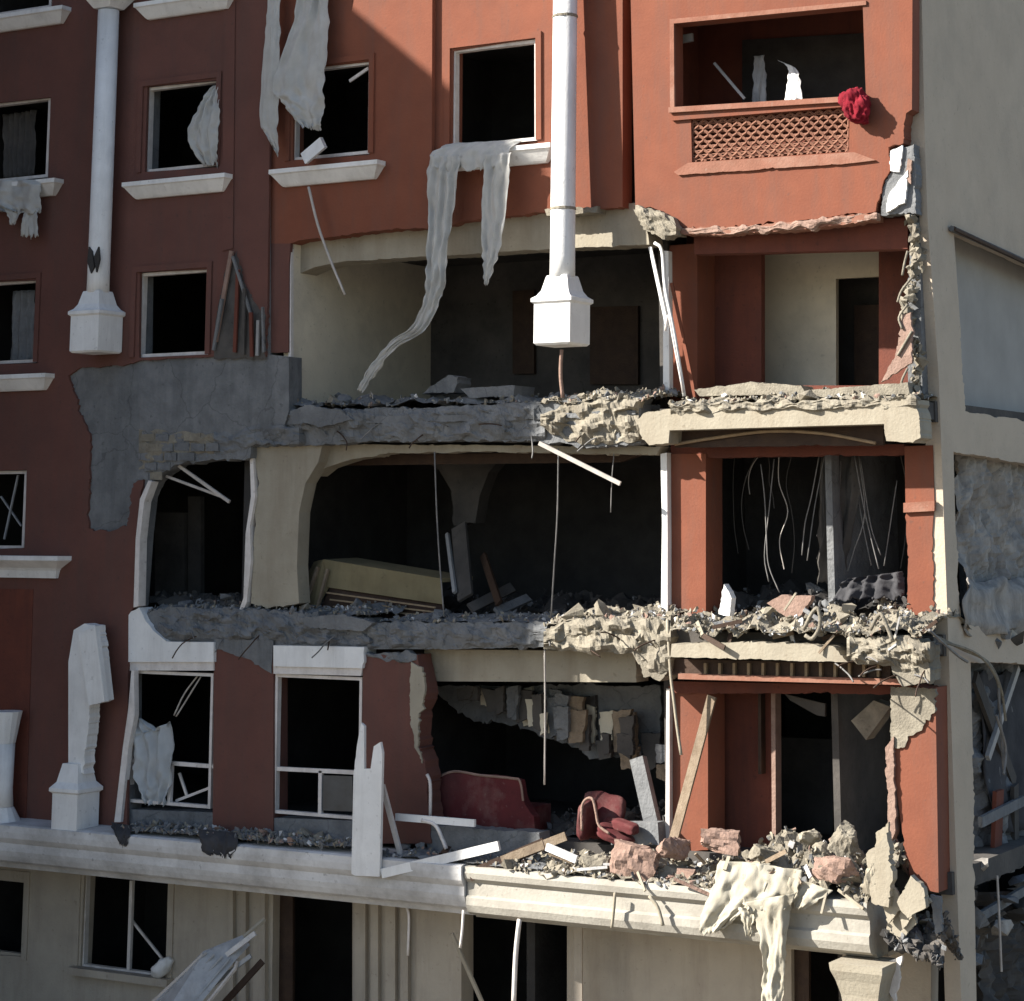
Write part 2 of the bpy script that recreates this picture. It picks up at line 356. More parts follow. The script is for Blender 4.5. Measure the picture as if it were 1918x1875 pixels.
left_holes = [w1, w2, w5, w6, w7, wt1, wt2]
core = [(-110, -640), (504, -640), (504, 664), (541, 668), (541, 770, 2), (532, 800, 5), (470, 828, 3), (468, 858, 6), (400, 860, 6), (330, 870, 5), (292, 893, 4), (270, 930), (262, 1000), (252, 1135), (240, 1150), (238, 1560), (-110, 1545)]
part('concrete_wall', prism(core, -.05, .30, left_holes, 1), 'conc')
skin = [(-110, -640), (507, -640), (506, 200), (501, 560, 3), (497, 668, 2), (452, 664, 4), (400, 668, 2), (260, 676, 2), (228, 686, 3), (150, 688, 5), (128, 704, 5), (156, 790, 5), (168, 812, 4), (166, 990, 5), (205, 996, 4),
        (238, 985, 5), (250, 905, 4), (268, 898, 4), (262, 1000), (252, 1135), (240, 1152), (238, 1560), (-110, 1545)]
part('stucco_wall', prism(skin, -.10, -.045, left_holes, 3, 7), 'red_shade')
# vertical relief strip between the windows, and the dark panel standing for a recess under the third sill
part('relief_band', prism([(424, -640), (446, -640), (436, 465, 2), (416, 470)], -.125, -.10), 'red_shade')
s2 = [(507, -640), (812, -640), (808, 426, 4), (700, 432, 3), (610, 445, 4), (560, 450, 2), (544, 456), (506, 456)]
part('stucco_strip', prism([(506, 456), (544, 456), (541, 500), (540, 660, 2), (506, 660)], 0, .07), 'red_shade')
part('plaster_edge', prism([(540, 470), (545, 466), (545, 745, 2), (540, 745)], .03, .10, (), 15), 'white_frame')
part('stucco_wall', prism(s2, 0, .30, [w3], 4), 'red')
s3 = [(812, -640), (1166, -640), (1166, 388, 3), (1100, 392, 4), (1030, 398, 4), (900, 410, 4), (811, 424)]
part('stucco_wall', prism(s3, .10, .40, [w4], 5), 'red')
bal_top = [(1263, 45), (1616, 10), (1622, 182), (1264, 205)]
grill_h = [(1294, 222), (1592, 196), (1590, 284), (1296, 304)]
s4 = [(1167, -640), (1712, -640), (1708, 205, 2), (1697, 212, 3), (1692, 268, 4), (1664, 276, 4), (1668, 318, 4), (1652, 350, 4), (1640, 396, 3), (1500, 412, 4), (1330, 430, 5), (1266, 424, 4), (1240, 396, 4), (1190, 386)]
part('stucco_wall', prism(s4, 0, .28, [bal_top, grill_h], 6), 'red')

# concrete blocks laid bare over the small arch
rnd = random.Random(11)
for row, (y, xa, xb) in enumerate([(812, 262, 400), (830, 258, 392), (848, 258, 340), (866, 256, 312), (884, 254, 290)]):
    x = xa + (row % 2) * 14
    while x < xb:
        w_ = rnd.uniform(24, 34); d_ = -.05 - rnd.uniform(.0, .05)
        part('block', prism([(x + 1, y + rnd.uniform(-1, 2)), (x + w_ - 2, y + rnd.uniform(-1, 2)), (x + w_ - 2, y + 15), (x + 1, y + 15 + rnd.uniform(-2, 1))], d_, -.04), rnd.choice(['conc', 'conc', 'conc_light']))
        x += w_

# floors, ceilings, back wall, partitions
def slab(name, x0, x1, d0, d1, z0, z1, m): return part(name, box(x0, x1, d0, d1, z0, z1), m)
for zt in (ZA2, ZA, ZB, ZC):
    slab('floor_slab', XL, XR - .03, .42, 7, zt - .28, zt, 'dim')
slab('floor_slab', XL, XR - .03, .42, 7, ZD - .28, ZD, 'dim')
slab('back_wall', XL, XR - 1, 7, 7.25, 0, 20, 'unlit')
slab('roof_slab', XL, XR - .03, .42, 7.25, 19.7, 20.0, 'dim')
slab('end_wall', XL - .2, XL - .01, .3, 7.25, 0, 20, 'unlit')
def partition(px, z0, z1, d0, d1, m, th=.14, dref=None, name='partition_wall'):
    x = W(px, 700, d0 if dref is None else dref)[0]
    return part(name, box(x - th, x, d0, d1, z0, z1), m)
for px in (140, 470, 760): partition(px, ZA, ZA2 - .28, .43, 7, 'unlit')
for px in (120, ): partition(px, ZB, ZA - .28, .43, 7, 'unlit')
partition(1180, ZA, ZA2 - .28, .43, 7, 'unlit')
slab('inner_wall', XL, W(1180, 200, 3)[0], 3.0, 3.15, ZA, ZA2 - .28, 'unlit')
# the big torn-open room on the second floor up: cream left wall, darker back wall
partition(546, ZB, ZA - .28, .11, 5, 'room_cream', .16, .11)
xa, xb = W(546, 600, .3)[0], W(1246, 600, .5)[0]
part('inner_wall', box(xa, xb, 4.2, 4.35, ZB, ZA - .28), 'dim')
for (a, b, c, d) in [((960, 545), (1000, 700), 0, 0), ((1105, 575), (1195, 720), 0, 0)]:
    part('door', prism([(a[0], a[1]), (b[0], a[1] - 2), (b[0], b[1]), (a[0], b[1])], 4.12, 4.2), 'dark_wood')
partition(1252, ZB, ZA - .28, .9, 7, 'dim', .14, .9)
# middle floor: near-black walls stand for unlit depth
partition(475, ZC, ZB - .28, .43, 6, 'unlit', .14, .43)
slab('inner_wall', XL, xb, 5.0, 5.15, ZC, ZB - .28, 'unlit')
partition(1252, ZC, ZB - .28, .9, 7, 'unlit', .14, .9)
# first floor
for px in (455, 700): partition(px, ZD, ZC - .28, .43, 6, 'unlit')
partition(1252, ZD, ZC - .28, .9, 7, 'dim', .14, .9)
slab('inner_wall', XL, xb, 4.5, 4.65, ZD, ZC - .28, 'unlit')
for px in (140, 420, 700, 1000, 1300): partition(px, 0, ZD - .28, 1.25, 6, 'unlit')
slab('inner_wall', XL, XR - 1, 3.6, 3.7, 0, ZD - .28, 'unlit')

# cream beam and lintel heads in the torn rooms
part('beam', prism([(548, 480), (566, 452), (606, 440), (800, 418), (1030, 392), (1192, 380), (1214, 440), (1216, 458, 2), (1000, 468, 2), (800, 480, 2), (640, 490), (590, 500), (562, 512), (549, 530)], .30, .75, (), 8), 'cream')
part('beam', prism([(590, 832, 2), (1238, 836), (1230, 852, 3), (900, 846, 3), (720, 850, 3), (640, 866), (610, 876), (590, 892)], .36, .7, (), 9), 'cream')
part('beam', prism([(795, 1216), (1196, 1220), (1190, 1240, 2), (1192, 1278), (795, 1276)], .42, .8, (), 10), 'cream')
part('arch_pier', prism([(468, 830), (604, 832), (596, 866), (572, 905), (560, 960), (556, 1060), (560, 1130, 4), (500, 1140, 4), (470, 1130, 2), (476, 1000, 3), (478, 930, 3), (486, 905, 2)], .12, .42, (), 12), 'cream')
part('plaster_edge', prism([(468, 858), (474, 858), (478, 930), (468, 985), (470, 1050), (462, 1128), (452, 1150), (446, 1148), (456, 1120), (460, 1000), (470, 930)], .06, .2, (), 13), 'white_frame')
part('plaster_edge', prism([(262, 935), (278, 900), (284, 902), (270, 940), (262, 1010), (259, 1135), (250, 1138), (254, 1010)], -.13, .05, (), 14), 'white_frame')

# slab edges
def rough_band(name, pts, d, amp, m, seed, back=.12):
    '''crumbled face of a broken slab: pts = (x, y top, y bottom); real relief in front of the slab'''
    V, Fc = [], []; nz = 12; xs = []
    for (xa, ta, ba), (xb, tb, bb) in zip(pts, pts[1:]):
        n = max(2, int((xb - xa) / 5))
        xs += [(xa + (xb - xa) * k / n, ta + (tb - ta) * k / n, ba + (bb - ba) * k / n) for k in range(n)]
    xs.append(pts[-1])
    for i, (x, t, b) in enumerate(xs):
        for k in range(nz + 1):
            u = k / nz; q = Vector((x * .022, (t + (b - t) * u) * .03, seed)); nn = noise.fractal(q, .75, 2.2, 6); c = abs(noise.noise(q * 1.7))
            y = t + (b - t) * u + noise.noise(q * 2.2 + Vector((0, 0, 7))) * 7 + (noise.noise(Vector((x * .06, seed, k == 0))) * 9 if k in (0, nz) else 0)
            ed = min(1, 6 * u + .15, 6 * (1 - u) + .15); p = W(x, y, d - amp * (.45 + .75 * nn - .6 * c) * ed)
            V.append(tuple(p))
    w_ = nz + 1; n = len(V); V += [(x, d + back, z) for x, y, z in V]
    for i in range(len(xs) - 1):
        for k in range(nz):
            a = i * w_ + k; Fc.append((a, a + 1, a + w_ + 1, a + w_))
        for k in (0, nz): a = i * w_ + k; Fc.append((a, a + w_, a + w_ + n, a + n))
    for i in (0, len(xs) - 1):
        for k in range(nz): a = i * w_ + k; Fc.append((a, a + 1, a + 1 + n, a + n))
    return part(name, (V, Fc), m)
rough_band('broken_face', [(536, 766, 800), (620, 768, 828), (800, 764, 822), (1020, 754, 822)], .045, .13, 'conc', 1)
rough_band('broken_face', [(1012, 776, 800), (1060, 758, 824), (1120, 748, 834), (1196, 744, 828)], .035, .22, 'conc_light', 2)  # paler copy from the shadow line on, sunlight put into the colour
rough_band('broken_face', [(400, 808, 852), (440, 806, 846), (480, 800, 830), (560, 800, 832)], -.055, .10, 'conc', 3)
rough_band('broken_face', [(276, 1146, 1180), (310, 1142, 1200), (470, 1142, 1202), (560, 1160, 1206), (692, 1160, 1212)], .015, .17, 'conc', 4)
rough_band('broken_face', [(688, 1166, 1214), (860, 1168, 1212), (1024, 1168, 1212)], .025, .12, 'conc', 5)
rough_band('broken_face', [(1018, 1182, 1216), (1060, 1162, 1220), (1180, 1158, 1222), (1215, 1158, 1262), (1256, 1160, 1256)], -.025, .20, 'conc_light', 6)
rough_band('broken_face', [(1586, 1200, 1240), (1680, 1192, 1250), (1742, 1208, 1280)], -.305, .20, 'conc_light', 7)
rough_band('broken_face', [(1190, 388, 400), (1215, 390, 434), (1245, 398, 446), (1266, 420, 440)], -.125, .12, 'conc_light', 8)
rough_band('broken_face', [(1268, 428, 438), (1400, 424, 436), (1500, 414, 428), (1642, 398, 412)], -.055, .07, 'pink', 9)
rough_band('broken_face', [(1256, 758, 774), (1400, 752, 770), (1560, 750, 766), (1716, 742, 762)], -.352, .12, 'conc_light', 10)
rough_band('broken_face', [(260, 806, 880), (300, 806, 866), (350, 808, 850), (400, 812, 846)], -.052, .05, 'conc_light', 11)
rough_band('broken_face', [(688, 1222, 1236), (780, 1222, 1238)], -.025, .06, 'conc', 12)
part('slab_edge', prism([(532, 768, 5), (600, 768, 4), (800, 764, 4), (1040, 752, 5), (1200, 744, 5), (1200, 830, 6), (1120, 838, 7), (1010, 826, 4), (700, 826, 4), (600, 834, 3), (470, 838), (470, 800, 3)], .05, .45, (), 20, 7), 'conc')
part('slab_edge', prism([(536, 782), (1010, 775, 2), (1190, 768, 2), (1190, 776, 2), (1010, 786, 2), (536, 796)], .0, .06, (), 21), 'conc')
part('balcony_beam', prism([(1195, 786, 3), (1206, 774, 3), (1250, 766, 3), (1500, 760, 3), (1718, 748, 4), (1724, 820, 5), (1700, 828, 3), (1660, 826, 2), (1656, 794), (1254, 806), (1252, 830, 2), (1216, 834, 3), (1198, 812, 2)], -.35, .1, (), 22, 7), 'cream')
part('balcony_floor', box(W(1230, 780, 0)[0], XR - .05, .1, .44, ZB - .25, ZB - .02), 'dim')
part('soffit_board', prism([(1262, 806), (1654, 797), (1654, 834, 2), (1264, 838)], .05, .12), 'dark_wood')
ap = pxpath([(1264, 832), (1340, 820), (1440, 808), (1540, 812), (1640, 830)], -.02)
part('curved_strip', tube(ap, .022, 6), 'tan_strip')
part('slab_edge', prism([(272, 1150, 5), (300, 1140, 6), (470, 1140, 7), (690, 1160, 6), (690, 1214, 3), (512, 1210), (400, 1203), (312, 1203), (300, 1190), (280, 1166)], .02, .45, (), 23, 7), 'conc')
part('slab_edge', prism([(690, 1166, 5), (1020, 1166, 4), (1020, 1212, 2), (795, 1216), (690, 1216)], .03, .45, (), 24, 7), 'conc')
part('slab_edge', prism([(1020, 1178, 7), (1060, 1162, 6), (1250, 1156, 6), (1255, 1250, 4), (1236, 1276, 4), (1205, 1268, 3), (1196, 1224), (1020, 1216)], -.02, .45, (), 25, 7), 'conc_light')  # same slab past the shadow edge, lightened by colour
part('balcony_beam', prism([(1258, 1206, 3), (1420, 1202, 3), (1560, 1210, 4), (1588, 1240, 2), (1256, 1230)], -.35, .1, (), 26, 7), 'cream')
part('balcony_beam', prism([(1590, 1196, 5), (1700, 1190, 6), (1738, 1210, 5), (1740, 1276, 4), (1690, 1286, 3), (1672, 1262), (1668, 1244, 3), (1592, 1240)], -.30, .15, (), 27, 7), 'conc_light')
part('balcony_floor', box(W(1230, 1200, 0)[0], XR - .05, .1, .44, ZC - .25, ZC - .02), 'dim')
lv = part('vent_grille', prism([(1256, 1234), (1668, 1244), (1668, 1272), (1256, 1264)], .04, .10), 'dark_wood')
for i in range(13):
    x = 1318 + i * 27
    part('slat', prism([(x, 1242), (x + 5, 1242), (x + 5, 1268), (x, 1268)], -.02, .04), 'tan_strip', lv)
part('frame_strip', prism([(1270, 1262), (1690, 1272), (1690, 1283), (1270, 1272)], -.10, .03), 'red_trim')

# balcony over the torn corner: rail, lattice screen, tray, trims
part('balcony_rail', prism([(1258, 206), (1622, 183), (1622, 196), (1594, 199), (1292, 223), (1258, 226)], -.05, .24), 'red')
part('rail_coping', prism([(1252, 201), (1624, 178), (1624, 188), (1252, 211)], -.10, .30), 'red_trim')
part('tray_ledge', prism([(1288, 305), (1600, 285), (1640, 300), (1600, 305, 2), (1500, 312, 2), (1270, 328), (1262, 322)], -.04, .02), 'red_trim')
part('trim', prism([(1254, 36), (1622, 1), (1622, 9), (1262, 44), (1263, 205), (1255, 205)], -.03, .02), 'red_trim')
lat = []
for i in range(34):                               # wavy fish-scale lattice, real bars in front of the gap
    x0 = 1296 + i * 9.0
    ph = (i % 2) * math.pi
    pts = []
    for k in range(27):
        t = k / 26; yt = 222 - (x0 - 1294) * 26 / 298; yb = 304 - (x0 - 1294) * 20 / 298
        y = yt + (yb - yt) * t
        pts.append(W(min(1590, max(1297, x0 + 4.6 * math.sin(t * 6.283 * 4.5 + ph))), y, .05))
    lat.append(tube(pts, .021, 5))
for k in range(10):
    t = (k + .5) / 10
    lat.append(tube([W(1296, 222 + 82 * t, .06), W(1590, 196 + 88 * t, .06)], .012, 4))
part('lattice_screen', join(*lat), 'lattice')
part('screen_back', prism([(1285, 215), (1600, 190), (1600, 292), (1285, 312)], .30, .36), 'red_inner')
bx0, bx1 = W(1215, 100, .3)[0], W(1700, 100, .3)[0]
part('loggia_wall', box(bx0, XR - .12, 2.0, 2.15, ZA, ZA2 - .28), 'red_inner')
part('loggia_wall', box(bx0 - .15, bx0, .3, 2.0, ZA, ZA2 - .28), 'red_inner')
part('dark_opening_panel', prism([(1390, 75), (1650, 60), (1650, 230), (1390, 240)], 1.94, 2.0), 'unlit')  # solid near-black panel, stands for an unlit opening
part('loggia_floor', box(bx0, XR - .12, .29, .42, ZA - .25, ZA), 'dim')

# broken lower edge of the upper block
part('broken_edge', prism([(1264, 428, 4), (1400, 424, 4), (1500, 414, 3), (1640, 398, 2), (1640, 412, 3), (1500, 430, 3), (1340, 440, 3), (1264, 436)], -.05, .25, (), 31, 6), 'red_trim')
part('broken_edge', prism([(1186, 392, 5), (1236, 394, 5), (1262, 420, 5), (1268, 440, 4), (1240, 446, 4), (1205, 430, 4)], -.12, .2, (), 32, 6), 'conc_light')
part('broken_edge', prism([(1020, 392, 4), (1120, 386, 4), (1118, 398, 3), (1024, 404)], .02, .3, (), 33, 6), 'conc_light')
part('exposed_core', prism([(1654, 352, 4), (1692, 276, 4), (1712, 270, 3), (1716, 400, 4), (1650, 404, 3)], .03, .26, (), 34, 6), 'conc')
part('torn_plaster', prism([(1664, 366, 3), (1682, 340, 3), (1700, 318, 3), (1694, 380, 3), (1660, 398, 2)], -.03, .03, (), 35, 6), 'white')
part('torn_plaster', prism([(1668, 282, 2), (1690, 272, 3), (1684, 322, 3), (1668, 320, 3)], -.01, .04, (), 36, 6), 'white')
part('torn_plaster', prism([(1700, 296, 3), (1708, 300, 3), (1706, 345, 3), (1696, 330, 2)], -.02, .04, (), 37, 6), 'pink')

# balcony bay, upper
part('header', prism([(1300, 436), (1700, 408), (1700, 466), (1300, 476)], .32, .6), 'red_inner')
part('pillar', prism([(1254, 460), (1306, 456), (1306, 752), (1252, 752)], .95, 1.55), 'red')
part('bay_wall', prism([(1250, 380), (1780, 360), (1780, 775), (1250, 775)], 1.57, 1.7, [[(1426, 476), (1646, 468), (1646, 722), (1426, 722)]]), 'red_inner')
part('room_wall', prism([(1340, 380), (1720, 380), (1720, 800), (1340, 800)], 2.5, 2.6, [[(1566, 522), (1646, 518), (1650, 760), (1566, 760)]]), 'room_cream')
part('door', prism([(1600, 572), (1660, 570), (1660, 760), (1600, 760)], 3.1, 3.16), 'dark_wood')
part('room_wall', box(W(1500, 600, 3)[0], XR - .9, 3.4, 3.5, ZB, ZA - .28), 'dim')
rp = random.Random(61); lumps = []
for k in range(120):
    y = rp.uniform(404, 742); x = 1709 + 9 * math.sin(y * .03) + rp.gauss(0, 5); hv, hf = HULLS[rp.randrange(14)]; mm = rot3(rp); sz = rp.uniform(.06, .2)
    c = np.array(W(x, y, rp.uniform(.02, .32))); lumps.append(([tuple(c + mm @ (np.array(q) * sz * np.array((1, 1.2, rp.uniform(.6, 1.5))))) for q in hv], hf))
part('broken_pier', join(*lumps), 'conc_light')
part('pier_core', prism([(1706, 404, 3), (1722, 404), (1728, 742), (1702, 742), (1698, 640, 4), (1702, 500, 4)], .30, .52, (), 41, 6), 'conc')
part('torn_plaster', prism([(1690, 590, 4), (1706, 585, 4), (1708, 680, 4), (1650, 716, 4), (1676, 670, 4)], -.08, -.02, (), 42, 6), 'pink')
# pillars of the middle and first floors
p_l = part('pillar', prism([(1250, 850), (1322, 850), (1322, 1150, 4), (1250, 1150)], .55, 1.1), 'red')
part('pillar', prism([(1694, 836), (1747, 834), (1750, 940), (1746, 1000, 5), (1752, 1168, 5), (1702, 1168, 4), (1696, 940)], .50, .95, (), 43), 'red')
part('pillar_band', prism([(1692, 942), (1750, 938), (1750, 957), (1692, 960)], .44, .5), 'red_trim')
part('pillar', prism([(1252, 1285), (1326, 1285), (1326, 1592, 4), (1252, 1592)], .50, 1.05), 'red')
part('pillar', prism([(1672, 1284, 4), (1752, 1288), (1758, 1672, 3), (1704, 1660, 5), (1690, 1560), (1668, 1400, 4)], .08, .6, (), 44), 'red')
part('torn_plaster', prism([(1668, 1286, 3), (1752, 1290, 6), (1752, 1330, 9), (1716, 1372, 9), (1694, 1400, 6), (1668, 1398, 3)], .05, .12, (), 45, 6), 'conc_light')
part('plaster_edge', prism([(1658, 1400, 3), (1674, 1380, 3), (1676, 1560, 3), (1664, 1580, 3)], .02, .2, (), 46, 8), 'pink')
part('plaster_edge', prism([(1237, 850), (1249, 848), (1250, 1000), (1250, 1146), (1232, 1160), (1200, 1174), (1198, 1166), (1228, 1150), (1238, 1140), (1240, 980)], .42, .56, (), 47), 'white')
part('plaster_edge', prism([(1242, 470), (1252, 470), (1254, 742), (1242, 742)], .50, .62, (), 48), 'white')
part('plaster_edge', prism([(1248, 1290), (1254, 1290), (1254, 1570), (1246, 1574)], .40, .50, (), 49), 'white_frame')
part('plaster_edge', prism([(1752, 950, 3), (1768, 944, 2), (1772, 1040, 2), (1776, 1190, 3), (1764, 1196, 2), (1752, 1150, 4)], .6, .72, (), 51, 7), 'white')
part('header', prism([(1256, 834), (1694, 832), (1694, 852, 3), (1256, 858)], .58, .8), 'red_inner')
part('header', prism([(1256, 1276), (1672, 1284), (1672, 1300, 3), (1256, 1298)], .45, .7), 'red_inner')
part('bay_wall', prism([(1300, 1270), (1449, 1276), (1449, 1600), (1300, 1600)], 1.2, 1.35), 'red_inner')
part('door_frame', prism([(1444, 1280), (1452, 1280), (1453, 1580), (1446, 1580)], 1.0, 1.2), 'pink')
part('door_frame', prism([(1420, 1290), (1425, 1290), (1426, 1450), (1420, 1450)], 1.05, 1.2), 'dark_wood')
part('room_wall', prism([(1446, 1380), (1560, 1385), (1560, 1620), (1446, 1620)], 3.0, 3.1), 'dim')
part('inner_wall', box(W(1350, 1300, 4)[0], XR - .9, 4.5, 4.6, ZD, ZC - .28), 'unlit')
part('inner_wall', box(W(1300, 1000, 4)[0], XR - .9, 3.5, 3.6, ZC, ZB - .28), 'unlit')

# first floor front: lintels, piers, aprons
part('lintel', prism([(238, 1150, 2), (260, 1138, 3), (274, 1165, 3), (298, 1190, 3), (312, 1202), (400, 1203), (400, 1240), (236, 1240)], -.09, .25, (), 52), 'white')
part('lintel', prism([(512, 1209), (682, 1212, 3), (678, 1252), (512, 1248)], -.09, .25, (), 53), 'white')
part('lintel_band', prism([(236, 1240), (400, 1240), (400, 1256), (236, 1256)], -.05, .25), 'white_frame')
part('lintel_band', prism([(512, 1248), (678, 1252), (676, 1266), (512, 1262)], -.05, .25), 'white_frame')
part('pier', prism([(401, 1203), (512, 1210), (512, 1580), (398, 1580)], -.02, .35), 'red_shade')
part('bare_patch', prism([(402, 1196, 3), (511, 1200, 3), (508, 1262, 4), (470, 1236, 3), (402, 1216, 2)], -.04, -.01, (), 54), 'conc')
part('pier', prism([(680, 1226, 3), (782, 1226, 2), (795, 1290, 5), (782, 1380, 5), (800, 1450, 3), (808, 1580), (676, 1580)], -.02, .35, (), 55), 'red_shade')
part('torn_plaster', prism([(770, 1240, 3), (790, 1250, 4), (796, 1290, 5), (782, 1380, 5), (790, 1430, 3), (776, 1400, 4), (768, 1330, 3)], -.05, .0, (), 56, 6), 'cream')
part('apron', prism([(236, 1516), (400, 1522), (400, 1590), (236, 1590)], .0, .3), 'conc')
part('apron', prism([(512, 1532), (680, 1538), (680, 1600), (512, 1600)], .0, .3), 'conc')
part('apron', prism([(800, 1545, 3), (1010, 1560, 4), (1010, 1620), (800, 1610)], .0, .3, (), 57), 'conc')
part('plaster_edge', prism([(246, 1256), (251, 1256), (252, 1340), (240, 1400), (226, 1540), (214, 1540), (230, 1400), (240, 1330)], -.16, -.05, (), 58), 'white_frame')

# windows: frame, sill as sub-parts of each
def wframe(name, quad, d=.0, bw=.055, dep=.12, m='white_frame', extra=(), glass=False):
    tl, tr, br, bl = [W(p[0], p[1], d) for p in quad]
    x0, x1 = (tl[0] + bl[0]) / 2, (tr[0] + br[0]) / 2; z0, z1 = (bl[2] + br[2]) / 2, (tl[2] + tr[2]) / 2
    o = part('window', join(box(x0 + .002, x0 + bw, d, d + dep, z0 + .002, z1 - .002), box(x1 - bw, x1 - .002, d, d + dep, z0 + .002, z1 - .002),
                            box(x0 + bw, x1 - bw, d + .003, d + dep, z1 - bw, z1 - .003), box(x0 + bw, x1 - bw, d + .003, d + dep, z0 + .003, z0 + bw)), m)
    for e in extra:
        a, b = W(e[0], e[1], d), W(e[2], e[3], d); part('glazing_bar', bar((a[0], d + .05, a[2]), (b[0], d + .05, b[2]), .06, .06), m, o)
    return o, (x0, x1, z0, z1)
def surround(parent, q, d, w_=.10, t=.035, m='red'):
    x0, x1, z0, z1 = q
    part('surround', join(box(x0 - w_, x0 - .004, d - t, d + .01, z0, z1 + w_), box(x1 + .004, x1 + w_, d - t, d + .01, z0, z1 + w_), box(x0 - .004, x1 + .004, d - t, d + .01, z1 + .004, z1 + w_)), m, parent)
def sill(parent, pxl, pxr, yl, d, h=.27, out=.24):
    a, b = W(pxl, yl, d - out), W(pxr, yl, d - out); zt = a[2] * .5 + W(pxl, yl, d - out)[2] * .5
    x0, x1 = a[0], b[0]; prof = [(out, 0), (out, -.07), (out - .03, -.09), (.13, -.20), (.10, -.24), (.07, -h)]
    V = []
    for o_, dz in prof:                        # mitred moulding: the ends step in with the profile
        e = out - o_
        V += [(x0 + e, d + .01, zt + dz), (x0 + e, d - o_, zt + dz), (x1 - e, d - o_, zt + dz), (x1 - e, d + .01, zt + dz)]
    Fc = []
    for i in range(len(prof) - 1):
        for k in range(4): Fc.append((i * 4 + k, i * 4 + (k + 1) % 4, i * 4 + 4 + (k + 1) % 4, i * 4 + 4 + k))
    Fc += [(0, 1, 2, 3), tuple(range(len(V) - 4, len(V)))]
    return part('sill', (V, Fc), 'white', parent)
o, q = wframe('window', w1, -.02); sill(o, -90, 101, 352, -.1)
o, q = wframe('window', w2, -.02); surround(o, q, -.10, m='red_shade'); sill(o, 228, 420, 342, -.1)
o, q = wframe('window', w3, .05); surround(o, q, 0); sill(o, 503, 706, 318, 0)
o, q = wframe('window', w4, .14); surround(o, q, .10); sill(o, 808, 1030, 288, .1)
o, q = wframe('window', w5, -.02); surround(o, q, -.10, m='red_shade'); sill(o, -90, 84, 706, -.1)
o, q = wframe('window', w6, -.02); surround(o, q, -.10, m='red_shade')
part('frame_side', prism([(232, 508), (258, 505), (256, 668), (226, 672)], -.02, .02), 'dim', o)
o, q = wframe('window', w7, -.02); sill(o, -90, 108, 1040, -.1, .36, .34)
o, q = wframe('window', wt1, -.02); sill(o, -90, 115, 40, -.1)
o, q = wframe('window', wt2, -.02); sill(o, 250, 428, 6, -.1)
o, q = wframe('window', [(246, 1258), (398, 1258), (396, 1512), (238, 1506)], .02, .05, .1, extra=((242, 1424, 398, 1436), (318, 1430, 314, 1506)))
o, q = wframe('window', [(514, 1264), (678, 1266), (676, 1534), (512, 1526)], .02, .05, .1, extra=((513, 1440, 677, 1448), (598, 1444, 597, 1528)))
part('pane', prism([(602, 1452), (660, 1454), (660, 1520), (602, 1518)], .06, .07), mat('dusty_window_pane', (.05, .06, .07), (.03, .035, .04), 3, .15, 0, spec=.5), o)

# flat panel whose dark red stands for a shaded recess, left of the first-floor fragment column
part('dark_niche_panel', prism([(-110, 1100), (62, 1104), (48, 1545), (-110, 1540)], -.115, -.10), 'red_inner')

# cornice ledge between ground and first floor
xl, xr = XL + .02, W(1622, 1700, -.72)[0]
PROF = [(0.0, 3.40), (-.50, 3.42), (-.56, 3.50), (-.72, 3.52), (-.80, 3.56), (-.86, 3.64), (-.90, 3.72), (-.90, 3.84), (-.95, 3.88), (-1.0, 3.93), (-1.02, 4.02), (-1.02, 4.12), (-.94, 4.14), (0.0, 4.16)]
xm = W(866, 1650, -.72)[0]
PROF = [(d * .72, z) for d, z in PROF]
part('cornice', sweep_x(PROF, xl, xm - .015), 'white_dirty')
PROF2 = [(0.0, 3.40), (-.50, 3.40), (-.58, 3.46), (-.74, 3.46), (-.84, 3.50), (-.90, 3.60), (-.90, 3.70), (-.84, 3.73), (-.84, 3.90), (-.94, 3.96), (-.97, 4.04), (-.94, 4.12), (-.6, 4.14), (0.0, 4.16)]
PROF2 = [(d * .72, z) for d, z in PROF2]
part('cornice', sweep_x(PROF2, xm + .015, xr), 'sunlit_mould')  # same cornice in the sun, its brightness held down by colour
part('terrace_slab', box(xl, xr, .0, .44, 3.9, 4.17), 'conc')
part('ceiling', box(xl, xr, .0, .95, 3.36, 3.42), 'beige')

# ground floor wall with openings, frames and fluted pilasters
gh = [[(-60, 1640), (50, 1640), (46, 1792), (-60, 1786)], [(158, 1640), (322, 1640), (314, 1830), (150, 1816)], [(512, 1650), (660, 1650), (660, 2120), (506, 2120)],
      [(868, 1660), (1062, 1660), (1062, 2140), (868, 2140)], [(1482, 1772), (1578, 1776), (1578, 2150), (1484, 2150)]]
gz = [(-110, 1575), (1745, 1720), (1740, 2180), (-110, 2080)]
part('ground_floor_wall', prism(gz, .92, 1.2, gh), 'beige')
o, q = wframe('window', gh[0], .97, .07, .1, 'beige'); surround(o, q, .92, .12, .03, 'beige')
o, q = wframe('window', gh[1], .97, .06, .1, 'white_frame', extra=((244, 1650, 238, 1822),)); surround(o, q, .92, .12, .03, 'beige')
for (a, b, y) in [(428, 436, 1), (450, 460, 1), (474, 496, 1), (664, 684, 0), (694, 708, 0), (722, 740, 0), (750, 764, 0)]:
    part('pilaster_rib', prism([(a, 1640), (b, 1641), (b, 2120), (a, 2120)], .83, .925), 'beige')
part('sill', box(W(140, 1822, .92)[0], W(326, 1822, .92)[0], .74, .921, W(300, 1828, .92)[2] - .12, W(300, 1828, .92)[2] - .005), 'beige', o)
part('pilaster', prism([(780, 1650), (864, 1655), (864, 2120), (780, 2120)], .82, .924), 'beige')
part('door_leaf', prism([(512, 1670), (548, 1672), (548, 2120), (510, 2120)], 1.10, 1.16), 'dark_wood')
